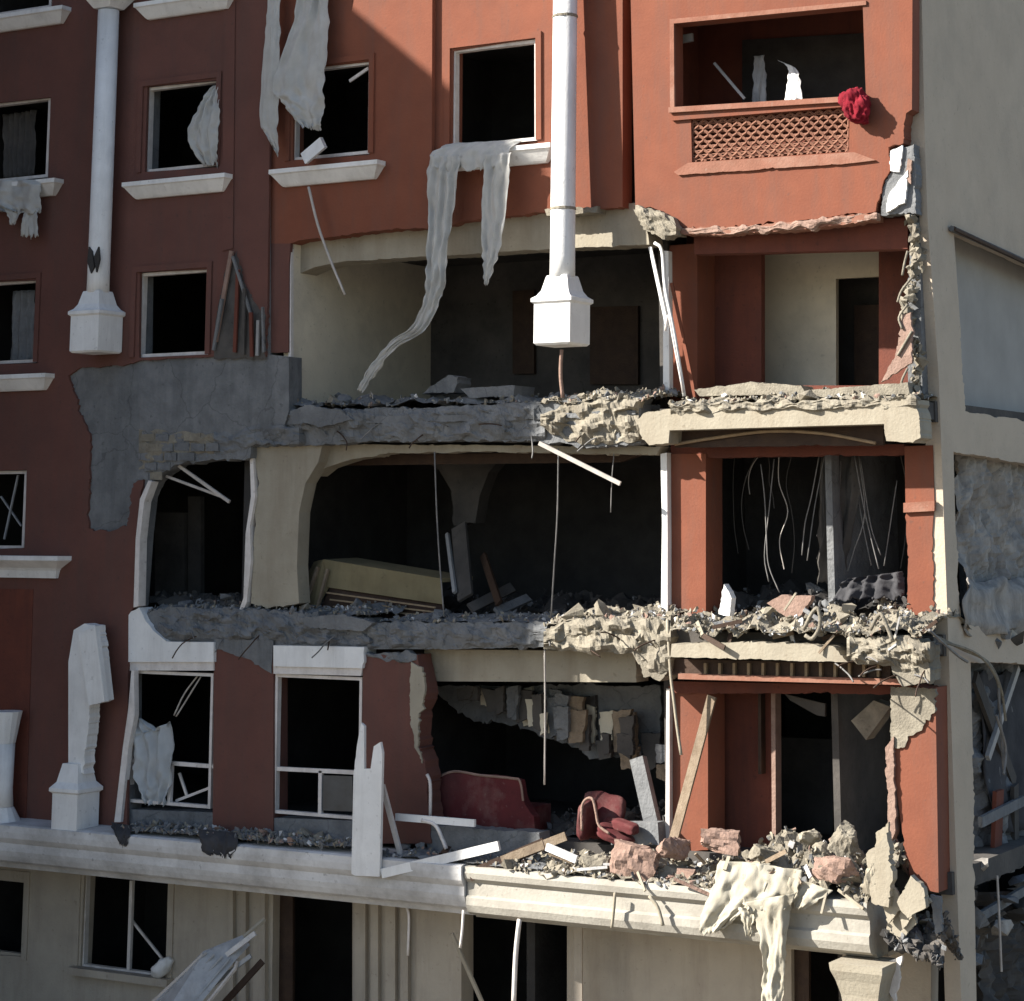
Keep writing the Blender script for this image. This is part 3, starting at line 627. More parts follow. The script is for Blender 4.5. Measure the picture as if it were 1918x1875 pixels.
part('door_leaf', prism([(1482, 1772), (1515, 1776), (1515, 2140), (1484, 2140)], 1.02, 1.09), 'dark_wood')
c0 = W(1622, 1800, -.55)
pil = part('porch_column', lathe(c0[0], -.55, [(.20, 0), (.20, 2.60)], square=True), 'cream')
part('capital', lathe(c0[0], -.55, [(.20, 2.601), (.23, 2.64), (.24, 2.70), (.225, 2.80), (.25, 3.0), (.30, 3.18), (.35, 3.30), (.36, 3.39)], square=True), 'cream', pil)
part('column_base', lathe(c0[0], -.55, [(.32, 0.004), (.32, .3), (.26, .36), (.23, .4)], square=True), 'cream', pil)
part('beige_panel_trim', prism([(1075, 1700), (1090, 1702), (1090, 2100), (1075, 2100)], .42, .452), 'beige')

# white engaged columns
def column(px, py_b, d, ztop, tilt=(0, 0), label=None, m='white', block=.30, r=.185):
    b = W(px, py_b, d); z0 = b[2]; cx = b[0]
    o = part('column', lathe(cx, d, [(r * 1.02, z0 + 1.0), (r, z0 + 1.3), (r * .97, ztop)], 20, tilt, z0), m, label=label, smooth=True)
    part('column_base', lathe(cx, d, [(block * .9, z0), (block, z0 + .03), (block, z0 + .60), (block * 1.12, z0 + .63), (block * 1.12, z0 + .68), (block * .92, z0 + .72), (block * .75, z0 + .80), (r * .95, z0 + 1.0), (r * .9, z0 + 1.02)], tilt=tilt, z_ref=z0, square=True), m, o)
    return o, cx, z0
oL, cx, z0 = column(179, 662, -.42, 17.4, (.004, .0), 'white column hanging in the shade, broken above its base')
part('dark_break_patch', prism([(166, 462), (172, 470), (176, 500), (170, 512), (163, 490)], -.635, -.60, (), 3), 'unlit', oL)  # dark patches on the shaft stand for shaded holes
part('dark_break_patch', prism([(176, 480), (184, 462), (186, 486), (180, 510)], -.64, -.60, (), 3), 'unlit', oL)
cz = W(185, 20, -.42)[2]
part('capital', lathe(cx + .004 * (cz - z0), -.42, [(.18, cz), (.22, cz + .06), (.30, cz + .18), (.42, cz + .22), (.42, cz + .34)], square=True), 'white', oL)
oC, cx, z0 = column(1052, 648, -.40, 19.5, (.0, .030), 'white column lit by the sun, kicked out at its foot')
for y in (392, 30):
    zz = W(1056, y, -.3)[2]; part('crack_ring', lathe(cx, -.40, [(.176, zz - .03), (.196, zz - .015), (.19, zz + .02), (.176, zz + .03)], 14, (.0, .030), z0), 'conc_light', oC)
# broken stumps that stand on the cornice
b0 = W(140, 1552, -.45)
st = part('column_stump', lathe(b0[0], -.45, [(.26, b0[2]), (.26, b0[2] + .55), (.30, b0[2] + .58), (.30, b0[2] + .63), (.22, b0[2] + .72), (.16, b0[2] + 1.0)], square=True), 'white')
part('shaft_fragment', prism([(128, 1440), (128, 1240), (138, 1180), (158, 1168, 2), (178, 1172, 3), (186, 1240), (194, 1312, 3), (168, 1320, 3), (162, 1390, 5), (158, 1450, 4)], -.55, -.30, (), 61, 6), 'white', st)
part('shaft_flap', prism([(146, 1186), (178, 1174), (188, 1250), (196, 1314, 2), (166, 1322)], -.66, -.56, (), 62), 'white', st)
st2b = W(8, 1548, -.45)
st2 = part('column_stump', lathe(st2b[0] - .05, -.45, [(.17, st2b[2] + .3), (.15, st2b[2] + .6), (.16, st2b[2] + 1.3)], 14), 'white', smooth=True)
part('stump_top', lathe(st2b[0] - .05, -.45, [(.165, st2b[2] + 1.3), (.24, st2b[2] + 1.7), (.26, st2b[2] + 1.8)], 14), 'white', st2)
part('column_base', lathe(st2b[0] - .05, -.45, [(.30, st2b[2]), (.30, st2b[2] + .08), (.18, st2b[2] + .3)], 14), 'white', st2)

# end wall on the right, seen at a slant, with the torn openings behind
eh = [[(1786, 428), (1830, 448, 2), (1990, 520), (2100, 570), (2100, 812), (1990, 800, 3), (1808, 770, 3), (1798, 600)],
      [(1786, 846, 4), (1990, 880, 4), (2100, 900), (2100, 1180), (1990, 1180, 4), (1800, 1172, 4), (1790, 1000)],
      [(1818, 1240, 4), (2100, 1250), (2100, 2000), (1832, 2040), (1826, 1700, 4), (1822, 1400)]]
part('side_wall', prism_side([(1713, -640), (2250, -640), (2250, 1980), (1765, 2180), (1758, 1680), (1756, 1300, 5), (1752, 1160, 4), (1750, 830), (1722, 826, 2), (1724, 700), (1718, 400, 3), (1712, 260)], XR, XR - .22, eh, 71), 'grey_beige')
part('side_room_wall', box(XR - .50, XR - .42, .95, 12, ZB, ZA - .28), 'room_grey')
part('side_room_wall', box(XR - 1.9, XR - 1.8, 1.0, 12, ZC, ZB - .28), 'conc')
part('side_room_wall', box(XR - 1.9, XR - 1.8, 1.0, 12, 0, ZC - .28), 'dim')
for zt in (ZA, ZB, ZC, ZD):
    part('side_floor', box(XR - 1.9, XR - .23, 7.0, 12, zt - .28, zt), 'conc')
part('back_wall', box(XR - 6, XR - .02, 12, 12.2, 0, 20), 'unlit')
part('roof_slab', box(XR - 6, XR - .23, 7.25, 12, 19.7, 20), 'dim')
part('torn_edge', tube([WX(x, y, XR + .05) for x, y in [(1782, 428), (1810, 440), (1850, 458), (1890, 476), (1990, 522)]], .045, 5), 'conc')

# ================================================================ LOOSE THINGS
def to_ground(a, b):
    a, b = np.array(a), np.array(b); return b + (b - a) * ((b[2] - .03) / (a[2] - b[2]))
rc = random.Random(77)
def zline(xa, ya, xb, yb, d):
    a, b = W(xa, ya, d), W(xb, yb, d)
    return (lambda t: a[2] + (b[2] - a[2]) * t), a[0], b[0]
def rubble(pl, pr, yl, yr, d0, d1, hm, n, smin, smax, m, seed, label, chunks, cms, clabel, cgroup, cmin=.12, cmax=.34, hfun=None):
    zf, x0, x1 = zline(pl, yl, pr, yr, d0)
    (vf, top) = heap(x0, x1, d0, d1, zf, hfun or (lambda t: hm), n, smin, smax, seed)
    ho = tag(obj('rubble', vf[:2], m), label, 'rubble', None, 'stuff')
    mix = {'conc': ('conc', 'conc', 'conc_light', 'conc_light', 'pink', 'white_dirty'), 'conc_light': ('conc_light', 'conc_light', 'cream', 'conc', 'pink', 'white_dirty')}.get(m, (m, m, 'dim', 'conc'))
    for q in mix[1:]: ho.data.materials.append(M[q])
    rr = random.Random(seed + 9); pol = ho.data.polygons; isl = {}
    for p in pol:
        if p.index >= vf[2]:
            v0 = p.vertices[0] // 9
            if v0 not in isl: isl[v0] = rr.choices(range(len(mix)), [5, 3, 3, 2, 1, 1][:len(mix)])[0]
            p.material_index = isl[v0]
    r = random.Random(seed + 1)
    for _ in range(int(chunks * .62)):
        t, s = r.random(), r.random() ** 1.2 * .8
        sz = cmin + (cmax - cmin) * r.random() ** 2
        cm = r.choice(cms); where = re.split(r'chunk |lump of debris |lump ', clabel, maxsplit=1)[1]
        chunk((x0 + (x1 - x0) * t, d0 + (d1 - d0) * s, top(t, s) + sz * .12), sz, cm, ('small ' if sz < cmin + (cmax - cmin) * .12 else 'large ' if sz > cmin + (cmax - cmin) * .5 else 'middling ') + HUE[cm] + ' chunk ' + where + ', ' + third(t), cgroup, r)
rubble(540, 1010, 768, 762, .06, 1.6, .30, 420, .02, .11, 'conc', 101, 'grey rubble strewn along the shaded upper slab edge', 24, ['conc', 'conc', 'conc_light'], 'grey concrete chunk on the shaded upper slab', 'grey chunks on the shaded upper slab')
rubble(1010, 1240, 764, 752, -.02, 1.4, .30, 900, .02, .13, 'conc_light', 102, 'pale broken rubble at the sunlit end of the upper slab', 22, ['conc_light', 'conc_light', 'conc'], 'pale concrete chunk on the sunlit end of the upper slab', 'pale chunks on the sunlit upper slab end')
rubble(1250, 1715, 768, 754, -.30, 1.1, .28, 1000, .02, .12, 'conc_light', 103, 'pale rubble along the upper balcony beam', 20, ['conc_light', 'cream', 'white'], 'pale plaster chunk on the upper balcony beam', 'plaster chunks on the upper balcony beam')
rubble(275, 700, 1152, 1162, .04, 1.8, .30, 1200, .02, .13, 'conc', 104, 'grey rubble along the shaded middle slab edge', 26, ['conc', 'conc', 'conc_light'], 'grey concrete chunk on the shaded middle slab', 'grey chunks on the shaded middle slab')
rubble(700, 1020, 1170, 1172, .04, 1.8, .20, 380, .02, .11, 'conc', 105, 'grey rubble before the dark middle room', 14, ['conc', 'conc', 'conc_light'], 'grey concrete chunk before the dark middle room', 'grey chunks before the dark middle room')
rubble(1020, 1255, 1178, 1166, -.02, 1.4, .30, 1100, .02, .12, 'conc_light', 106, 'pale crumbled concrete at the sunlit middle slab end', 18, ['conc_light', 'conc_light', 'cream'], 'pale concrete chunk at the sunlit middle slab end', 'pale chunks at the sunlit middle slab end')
rubble(1256, 1740, 1206, 1204, -.34, 1.4, .58, 2300, .02, .12, 'conc_light', 107, 'deep heap of pale rubble on the middle balcony', 42, ['conc_light', 'conc_light', 'cream', 'conc'], 'pale concrete chunk in the middle balcony heap', 'chunks in the middle balcony heap')
rubble(220, 660, 1556, 1590, -.64, -.02, .10, 900, .03, .15, 'conc', 108, 'grey grit and rubble on the shaded cornice top', 46, ['conc', 'conc_light', 'pink'], 'grey lump of debris on the shaded cornice top', 'lumps on the shaded cornice top', .08, .26)
rubble(700, 1010, 1612, 1634, -.62, .4, .20, 420, .02, .10, 'conc', 109, 'dark debris on the cornice before the maroon sofa', 16, ['conc', 'conc_light', 'dark_wood'], 'dark debris lump on the cornice before the maroon sofa', 'lumps before the maroon sofa', .08, .24)
rubble(950, 1340, 1648, 1680, -.69, 1.2, .46, 1700, .02, .12, 'conc_light', 110, 'pale and pinkish rubble spilling over the sunlit cornice', 40, ['conc_light', 'pink', 'cream', 'pink'], 'pinkish plaster chunk on the sunlit cornice', 'plaster chunks on the sunlit cornice')
rubble(1330, 1650, 1690, 1712, -.69, 1.3, .95, 2600, .02, .14, 'conc_light', 111, 'deep heap of pale rubble filling the lowest balcony', 48, ['conc_light', 'pink', 'cream', 'conc_light'], 'pale rubble chunk in the lowest balcony heap', 'chunks in the lowest balcony heap', .14, .42)

# larger slabs that lie apart
def loose_slab(poly, d0, d1, m, label, name='concrete_slab_piece', cat='slab piece', seed=0):
    return tag(obj(name, prism(poly, d0, d1, (), seed, 7), m), label, cat)
loose_slab([(790, 738, 3), (840, 702, 3), (858, 706, 3), (850, 735, 3)], .5, .9, 'conc', 'tilted grey slab piece in the upper room')
loose_slab([(862, 728, 2), (965, 722, 2), (962, 742, 2), (880, 746, 2)], .3, .9, 'conc', 'flat grey slab piece lying before the hanging curtain tail', seed=2)
loose_slab([(1436, 1130, 3), (1464, 1114, 2), (1520, 1116, 3), (1506, 1142, 3), (1492, 1170, 3)], -.05, .08, 'pink', 'pale wedge shaped panel in the middle balcony heap', seed=3)
loose_slab([(1346, 1150, 3), (1356, 1094, 3), (1370, 1120, 3), (1366, 1154, 2)], -.05, .1, 'white', 'white pointed plaster shard in the middle balcony heap', seed=4)
loose_slab([(1300, 730, 3), (1400, 716, 3), (1500, 722, 2), (1510, 738, 2), (1310, 742, 2)], .1, .5, 'conc_light', 'flat tan slab piece on the upper balcony', seed=5)
loose_slab([(1520, 730, 2), (1600, 724, 3), (1700, 716, 2), (1704, 738, 3), (1530, 746, 2)], -.15, .3, 'conc_light', 'flat pale slab piece on the upper balcony', seed=6)
loose_slab([(1622, 1600, 4), (1660, 1560, 4), (1672, 1640, 4), (1664, 1700, 4), (1632, 1690, 4)], -.74, -.58, 'cream', 'tall cream plaster flake at the lower right corner', seed=11)
loose_slab([(1680, 1690, 4), (1706, 1640, 4), (1730, 1664, 4), (1734, 1700, 4), (1700, 1720, 4)], -.7, -.58, 'cream', 'cream plaster flake hanging at the corner below the pillar', seed=12)
loose_slab([(1594, 1350), (1636, 1312), (1668, 1324), (1622, 1386)], .9, 1.2, 'conc_light', 'fallen beam stub hanging in the lower bay', 'beam_stub', 'beam piece', 13)
loose_slab([(1470, 1300), (1545, 1318), (1545, 1342), (1530, 1340), (1480, 1312)], 1.0, 1.05, 'dim', 'tilted ceiling board in the lower bay', 'ceiling_board', 'board', 14)
loose_slab([(560, 1156, 3), (640, 1150, 3), (700, 1166, 2), (680, 1182, 3), (580, 1176, 3)], -.1, .0, 'conc', 'grey sheet of render hanging over the middle slab edge', seed=15)
loose_slab([(542, 770, 4), (580, 758, 4), (640, 768, 4), (660, 786, 3), (600, 800, 4), (550, 792, 4)], -.12, .02, 'conc', 'crumpled grey piece at the left end of the upper slab', seed=16)

def rock(px, py, d, size, m, label, seed, rot=(0, 0, 0)):
    from mathutils import Euler
    bm = bmesh.new(); bmesh.ops.create_cube(bm, size=1); bmesh.ops.subdivide_edges(bm, edges=bm.edges, cuts=7, use_grid_fill=True); R3 = Euler(rot).to_matrix(); rk = random.Random(seed)
    cuts = [(Vector((rk.gauss(0, 1), rk.gauss(0, 1), rk.gauss(0, 1))).normalized(), rk.uniform(.36, .52)) for _ in range(9)]; c = Vector(W(px, py, d))
    for v in bm.verts:
        p = v.co.copy()
        for n_, o_ in cuts:
            e = p.dot(n_) - o_
            if e > 0: p -= n_ * e
        p += p.normalized() * (.10 * noise.fractal(p * 5 + Vector((seed, 0, 0)), .8, 2.1, 4))
        v.co = R3 @ Vector((p.x * size[0], p.y * size[1], p.z * size[2])) + c
    bm.verts.index_update(); vf = ([tuple(v.co) for v in bm.verts], [tuple(v.index for v in f.verts) for f in bm.faces]); bm.free()
    return tag(obj('plaster_block', vf, m), label, 'plaster block')
rock(1190, 1612, -.5, (.62, .4, .42), 'pink', 'big pinkish plaster block on the cornice edge', 1, (0, .15, .2))
rock(1120, 1622, -.5, (.42, .3, .25), 'conc_light', 'pale lump left of the big pinkish block on the cornice edge', 2, (.2, 0, .5))
rock(1350, 1574, -.2, (.5, .4, .28), 'pink', 'rounded pink plaster block below the lower pillar', 3, (0, .05, .3))
rock(1262, 1590, -.3, (.40, .3, .30), 'pink', 'small pinkish lump at the foot of the leaning wooden plank', 4, (0, .3, .7))
rock(1586, 1572, -.2, (.36, .3, .36), 'conc_light', 'pale angular block on top of the lowest heap', 5, (.3, .5, .2))
rock(1520, 1570, .1, (.34, .3, .2), 'cream', 'whitish block left of the pale angular block on the lowest heap', 6, (.1, .2, .6))
rock(1566, 1628, -.6, (.6, .3, .30), 'pink', 'cracked pink wall piece in the lowest heap', 7, (0, .06, .1))
rock(1434, 1600, -.3, (.34, .3, .22), 'conc_light', 'pale lump left of centre in the lowest heap', 8, (.2, .1, .9))
rock(1640, 1640, -.65, (.26, .2, .45), 'cream', 'cream lump at the right end of the lowest heap', 9, (.2, .2, .2))
# curtains and cloth
def sheet(name, rows, m, label, cat='curtain', folds=4, amp=.05, seed=0, cols=24):
    return tag(obj(name, cloth(rows, cols, folds, amp, .006, seed), m, smooth=True), label, cat)
sheet('curtain', [(505, -140, 535, -140, -.25), (500, 0, 524, 0, -.25), (494, 80, 522, 80, -.3), (484, 215, 520, 200, -.3), (498, 252, 519, 255, -.28), (517, 288, 521, 290, -.26)], 'curtain', 'narrow torn strip of pale curtain left of the large hanging drape', seed=1, folds=1, amp=.03)
sheet('curtain', [(562, -140, 618, -140, -.25), (556, 0, 614, 0, -.25), (534, 80, 612, 80, -.30), (508, 162, 606, 150, -.34), (522, 186, 604, 196, -.36), (540, 210, 600, 226, -.36), (562, 236, 596, 244, -.34)], 'curtain', 'large grey white drape hanging from above over the third window', seed=2, folds=2, amp=.06)
sheet('curtain', [(396, 160, 410, 160, -.12), (376, 185, 410, 185, -.16), (362, 215, 408, 215, -.2), (350, 252, 406, 252, -.22), (362, 285, 406, 285, -.2), (380, 308, 406, 308, -.16)], 'curtain', 'pale curtain blown sideways in the second window', seed=3, folds=3)
sheet('curtain', [(-60, 338, 78, 336, -.36), (-60, 360, 72, 352, -.40), (-50, 380, 74, 385, -.38), (0, 395, 72, 400, -.37)], 'curtain', 'pale cloth lying over the sill at the left edge', 'cloth', seed=4, folds=3)
sheet('curtain', [(4, 385, 40, 385, -.36), (14, 402, 36, 402, -.36), (18, 420, 28, 420, -.35)], 'curtain', 'shorter rag tail dangling from the sill at left edge', 'cloth', seed=5, folds=1, amp=.03)
sheet('curtain', [(44, 385, 74, 390, -.365), (42, 410, 70, 412, -.37), (38, 442, 72, 442, -.36)], 'curtain', 'longer rag tail dangling from the sill at left edge', 'cloth', seed=6, folds=1, amp=.03)
sheet('curtain', [(4, 215, 66, 205, .35), (4, 270, 64, 265, .35), (4, 335, 62, 330, .35)], 'dim', 'dark pleated curtain inside the window at left edge', seed=7, folds=6, amp=.05)
# the long curtain over the sunlit window sill
sheet('curtain', [(846, 268, 1006, 260, .08), (830, 272, 975, 264, -.10), (806, 288, 952, 284, -.24), (806, 318, 950, 316, -.26)], 'curtain', 'white curtain cloth bunched over the sunlit window sill', seed=8, folds=5, amp=.035, cols=34)
sheet('curtain', [(803, 290, 862, 290, -.275), (800, 330, 858, 330, -.28), (801, 400, 850, 400, -.27), (800, 470, 838, 470, -.27), (798, 520, 836, 525, -.26), (794, 560, 824, 562, -.24), (770, 612, 798, 618, -.22), (730, 640, 742, 652, -.2), (690, 690, 702, 700, -.18), (667, 730, 680, 734, -.18)], 'curtain', 'long twisted left tail of the curtain reaching down to the slab', seed=9, folds=3, amp=.05, cols=20)
sheet('curtain', [(908, 288, 958, 285, -.275), (905, 330, 954, 325, -.28), (903, 400, 948, 400, -.27), (903, 465, 938, 460, -.27), (905, 500, 926, 500, -.26), (906, 532, 912, 534, -.26)], 'curtain', 'shorter pointed right tail of the curtain over the sunlit sill', seed=10, folds=2, amp=.04, cols=16)
b = W(588, 282, -.28); tag(obj('white_box', obox(b, (.17, .02, .12), (.05, -.11, -.02), (-.06, .02, .09)), 'white'), 'crumpled white box lying on the sill under the drape', 'box')
sheet('net_curtain', [(250, 1345, 262, 1345, -.02), (246, 1372, 300, 1368, -.03), (248, 1395, 322, 1352, -.04), (250, 1440, 324, 1420, -.04), (262, 1480, 318, 1470, -.02), (272, 1508, 308, 1506, .0)], 'net', 'thin white net snagged in the lower left window', seed=11, folds=3, amp=.06)
for i, (rows, lb, fo) in enumerate([([(1346, 1612, 1440, 1618, -.66), (1336, 1650, 1436, 1654, -.78), (1322, 1690, 1420, 1690, -.82), (1310, 1724, 1392, 1710, -.84), (1314, 1752, 1350, 1742, -.84)], 'left lobe of the cream cloth draped over the lowest cornice', 2),
        ([(1400, 1616, 1500, 1630, -.68), (1396, 1650, 1496, 1660, -.80), (1392, 1684, 1490, 1684, -.84), (1400, 1706, 1470, 1704, -.86)], 'middle fold of the cream cloth draped over the lowest cornice', 2),
        ([(1396, 1690, 1490, 1672, -.88), (1410, 1718, 1478, 1706, -.89), (1426, 1770, 1472, 1764, -.88), (1428, 1820, 1468, 1820, -.88), (1424, 1860, 1466, 1860, -.88), (1432, 1908, 1458, 1905, -.88)], 'long cream cloth tail hanging below the cornice', 1.2),
        ([(1380, 1700, 1412, 1700, -.87), (1388, 1720, 1412, 1722, -.87), (1396, 1752, 1406, 1754, -.86)], 'short pointed shred beside the long cream cloth tail', 1),
        ([(1470, 1640, 1560, 1668, -.72), (1468, 1668, 1530, 1690, -.80), (1476, 1690, 1500, 1706, -.80)], 'right scrap of the cream cloth on the lowest cornice', 1.5)]):
    sheet('dust_sheet', rows, 'cream_cloth', lb, 'cloth', seed=60 + i, folds=fo, amp=.045, cols=22)
sheet('grey_rag', [(368, 1552, 442, 1560, -.60), (372, 1572, 444, 1580, -.755), (378, 1594, 436, 1598, -.76), (392, 1600, 430, 1606, -.75)], 'dark_cloth', 'dark rag draped over the shaded cornice edge', 'rag', seed=71, folds=3, amp=.03)
sheet('grey_rag', [(205, 1540, 244, 1546, -.60), (212, 1560, 242, 1564, -.755), (224, 1580, 236, 1584, -.76)], 'dark_cloth', 'small dark rag over the cornice edge beside the column stump', 'rag', seed=72, folds=2, amp=.03)
sheet('curtain', [(22, 545, 62, 543, .25), (20, 610, 62, 608, .25), (18, 678, 62, 676, .25)], 'conc', 'grey curtain strip inside the second window at the left edge', seed=73, folds=3, amp=.04)
sheet('white_cloth', [(1455, 112, 1470, 118, .9), (1474, 125, 1490, 128, .8), (1474, 150, 1498, 150, .7), (1468, 190, 1502, 186, .65)], 'white', 'bent white cloth in the upper balcony opening', 'cloth', seed=14, folds=1, amp=.03, cols=12)
sheet('grey_cloth', [(1412, 105, 1432, 103, 1.2), (1410, 150, 1434, 150, 1.1), (1408, 205, 1436, 200, 1.0)], 'metal', 'dull grey strip hanging in the upper balcony opening', 'cloth', seed=15, folds=1, amp=.03, cols=10)
# crimson cloth on the balcony rail: a soft bundle
bm = bmesh.new(); bmesh.ops.create_icosphere(bm, subdivisions=5, radius=1); cc = W(1603, 198, -.16)
for v in bm.verts:
    p = v.co.copy(); k = 1 + .30 * noise.noise(p * 1.6 + Vector((4, 1, 2))) - .34 * abs(noise.noise(Vector((p.x * 3.2, p.y * 3.2, p.z * 1.2)))) + .10 * noise.noise(p * 6)
    v.co = Vector((p.x * .23 * k, p.y * .17 * k, p.z * .26 * k + (-.08 if p.x > 0 else .06) * abs(p.x))) + Vector(cc)
bm.verts.index_update(); vf = ([tuple(v.co) for v in bm.verts], [tuple(v.index for v in f.verts) for f in bm.faces]); bm.free()
tag(obj('red_cloth', vf, 'red_cloth', smooth=True), 'crumpled crimson cloth hung over the corner of the balcony rail', 'cloth')

# furniture
bed = thing('overturned_bed', 'overturned yellowish bed base lying tilted in the dark middle room', 'bed', W(690, 1150, .8))
def facepoly(pts, thick): return None
def quad_prism(pts, th):
    P_ = [np.array(p, float) for p in pts]; n = np.cross(P_[1] - P_[0], P_[2] - P_[0]); n /= np.linalg.norm(n)
    V = [tuple(p) for p in P_] + [tuple(p + n * th) for p in P_]; k = len(P_)
    return V, [tuple(range(k)), tuple(range(2 * k - 1, k - 1, -1))] + [(i, (i + 1) % k, k + (i + 1) % k, k + i) for i in range(k)]
A_, B_, C_, D_ = W(606, 1048, .75), W(826, 1084, 1.15), W(829, 1132, 1.15), W(613, 1100, .75)
bk = np.array((.12, .75, .02))
obj('bed_side', quad_prism([A_, B_, C_, D_], .05), 'mattress', bed)
obj('mattress_top', quad_prism([A_ + bk, B_ + bk, B_ + (0, 0, .003), A_ + (0, 0, .003)], .06), 'mattress', bed)
E_ = A_ + np.array((-.16, .25, -.06))
obj('bed_end', quad_prism([W(588, 1052, .85), A_ + (-.01, 0, 0), D_ + (-.01, 0, 0), W(585, 1146, .6), W(558, 1148, .65), W(566, 1092, .75)], .05), 'mattress', bed)
obj('bed_underside', quad_prism([D_ + (.02, .06, -.003), C_ + (0, .06, -.003), W(822, 1158, 1.0), W(592, 1152, .72)], .05), 'dark_wood', bed)
for i in range(3):
    obj('slat', bar(W(612 + i * 6, 1110 + i * 13, .70), W(816 - i * 4, 1138 + i * 8, .95), .022, .03), 'tan_strip', bed)
obj('leg', bar(W(596, 1062, .70), W(566, 1148, .58), .05, .05), 'wood', bed)
obj('leg', bar(W(614, 1066, .70), W(592, 1150, .58), .04, .05), 'wood', bed)
sofa = thing('sofa', 'maroon sofa with a torn back in the lower middle room', 'sofa', W(900, 1560, .5))
obj('backrest', prism([(812, 1460, 2), (850, 1446, 2), (900, 1452, 3), (960, 1458, 3), (972, 1462, 2), (980, 1500, 2), (1000, 1530), (1002, 1558), (812, 1550)], .45, .62, (), 91), 'maroon', sofa)
obj('seat', box(W(815, 1540, .62)[0], W(995, 1540, .62)[0], .62, 1.2, ZD, ZD + .4), 'maroon', sofa)
obj('piping', tube(pxpath([(812, 1460), (850, 1445), (900, 1452), (960, 1458), (974, 1464), (980, 1500)], .44), .018, 5), 'pink', sofa)
chair = thing('armchair', 'toppled maroon armchair half buried in rubble', 'armchair', W(1145, 1570, .3))
def soft_box(c, size, rot, seed, nz=.06):
    from mathutils import Euler
    bm = bmesh.new(); bmesh.ops.create_cube(bm, size=1); bmesh.ops.subdivide_edges(bm, edges=bm.edges, cuts=9, use_grid_fill=True); R3 = Euler(rot).to_matrix()
    for v in bm.verts:
        p = v.co.copy(); n_ = p.normalized(); k = (abs(p.x * 2) ** 5 + abs(p.y * 2) ** 5 + abs(p.z * 2) ** 5) ** (-1 / 5.0) if p.length else 1
        p = p * k; p += n_ * nz * (noise.noise(p * 4 + Vector((seed, 0, 1))) + .6 * abs(noise.noise(p * 9 + Vector((0, seed, 2)))))
        v.co = R3 @ Vector((p.x * size[0], p.y * size[1], p.z * size[2])) + Vector(c)
    bm.verts.index_update(); vf = ([tuple(v.co) for v in bm.verts], [tuple(v.index for v in f.verts) for f in bm.faces]); bm.free(); return vf
obj('backrest', soft_box(W(1128, 1528, .6), (.62, .16, .62), (-.35, .12, .1), 1), 'maroon', chair, smooth=True)
obj('seat', soft_box(W(1160, 1560, .3), (.56, .5, .18), (.25, .35, .2), 2), 'maroon', chair, smooth=True)
obj('armrest', soft_box(W(1100, 1535, .25), (.14, .5, .50), (.1, .10, .1), 3), 'maroon', chair, smooth=True)
obj('armrest', soft_box(W(1172, 1548, .1), (.42, .18, .14), (.1, .15, -.3), 4), 'maroon', chair, smooth=True)
obj('piping', tube(pxpath([(1090, 1556), (1090, 1512), (1098, 1497), (1110, 1497), (1116, 1520), (1122, 1546), (1142, 1562)], .0), .02, 6), 'pink', chair, smooth=True)
# boards, frames, rods
tag(obj('white_board', prism([(664, 1640), (658, 1636), (662, 1450, 2), (668, 1400), (676, 1354), (682, 1360), (682, 1440), (694, 1440), (700, 1398), (712, 1390), (716, 1410), (712, 1600), (710, 1642)], -.80, -.745, (), 95), 'white'), 'upright white board with a splintered top leaning on the cornice', 'board')
def rod(name, pts, d, r, m, label, cat='rod', group=None, n=4): return tag(obj(name, tube(pxpath(pts, d, n), r, 6), m, smooth=True), label, cat, group)
def plank(a, b, w_, t, m, label, name='plank', cat='plank', da=0, db=None, group=None):
    return tag(obj(name, bar(W(a[0], a[1], da), W(b[0], b[1], da if db is None else db), w_, t), m), label, cat, group)
plank((716, 1636), (935, 1584), .13, .06, 'white', 'white frame length lying from the upright board to the rubble', da=-.74, db=-.6)
plank((742, 1530), (890, 1542), .10, .05, 'white', 'short white frame length in front of the maroon sofa', da=-.3)
plank((716, 1470), (750, 1600), .07, .05, 'white_frame', 'thin slanted frame length beside the upright board', da=-.6, db=-.4)
rod('bent_strip', [(790, 1536), (815, 1545), (828, 1570), (836, 1590)], -.32, .03, 'white_frame', 'bent frame piece curling down before the maroon sofa', 'frame piece')
rod('upright_strip', [(800, 1450), (806, 1470), (806, 1530)], -.1, .025, 'white_frame', 'thin upright frame piece left of the maroon sofa', 'frame piece')
plank((1334, 1304), (1262, 1572), .13, .05, 'wood', 'wooden plank leaning against the lower red pillar', da=.30, db=.05)
plank((880, 1640), (1020, 1580), .16, .05, 'dark_wood', 'dark splintered board on the cornice', da=-.66, db=-.4)
plank((940, 1612), (1060, 1566), .12, .05, 'wood', 'pale splintered board on the cornice', da=-.6, db=-.3)
plank((1024, 1586), (1080, 1610), .10, .05, 'white', 'short white batten on the sunlit cornice', da=-.66)
plank((1010, 830), (1162, 906), .06, .04, 'pale_rod', 'pale rod slanting down from the upper slab', 'metal_rod', 'rod', -.1, .0)
plank((335, 872), (430, 940), .05, .04, 'pale_rod', 'upper of two thin rods under the small arch', 'metal_rod', 'rod', .1)
plank((312, 892), (415, 930), .04, .04, 'pale_rod', 'lower of two thin rods under the small arch', 'metal_rod', 'rod', .12)
rod('wooden_rod', [(578, 350), (595, 420), (618, 485), (646, 552)], -.2, .022, 'pale_rod', 'long thin rod dangling under the third window sill')
plank((1218, 462), (1250, 612), .05, .03, 'white', 'white strip leaning beside the upper balcony pillar', 'white_strip', 'strip', .35, .3)
rod('bent_strip', [(1226, 455), (1240, 470), (1246, 540), (1262, 620), (1282, 742)], .3, .028, 'white', 'long bent white strip before the upper balcony pillar', 'strip')
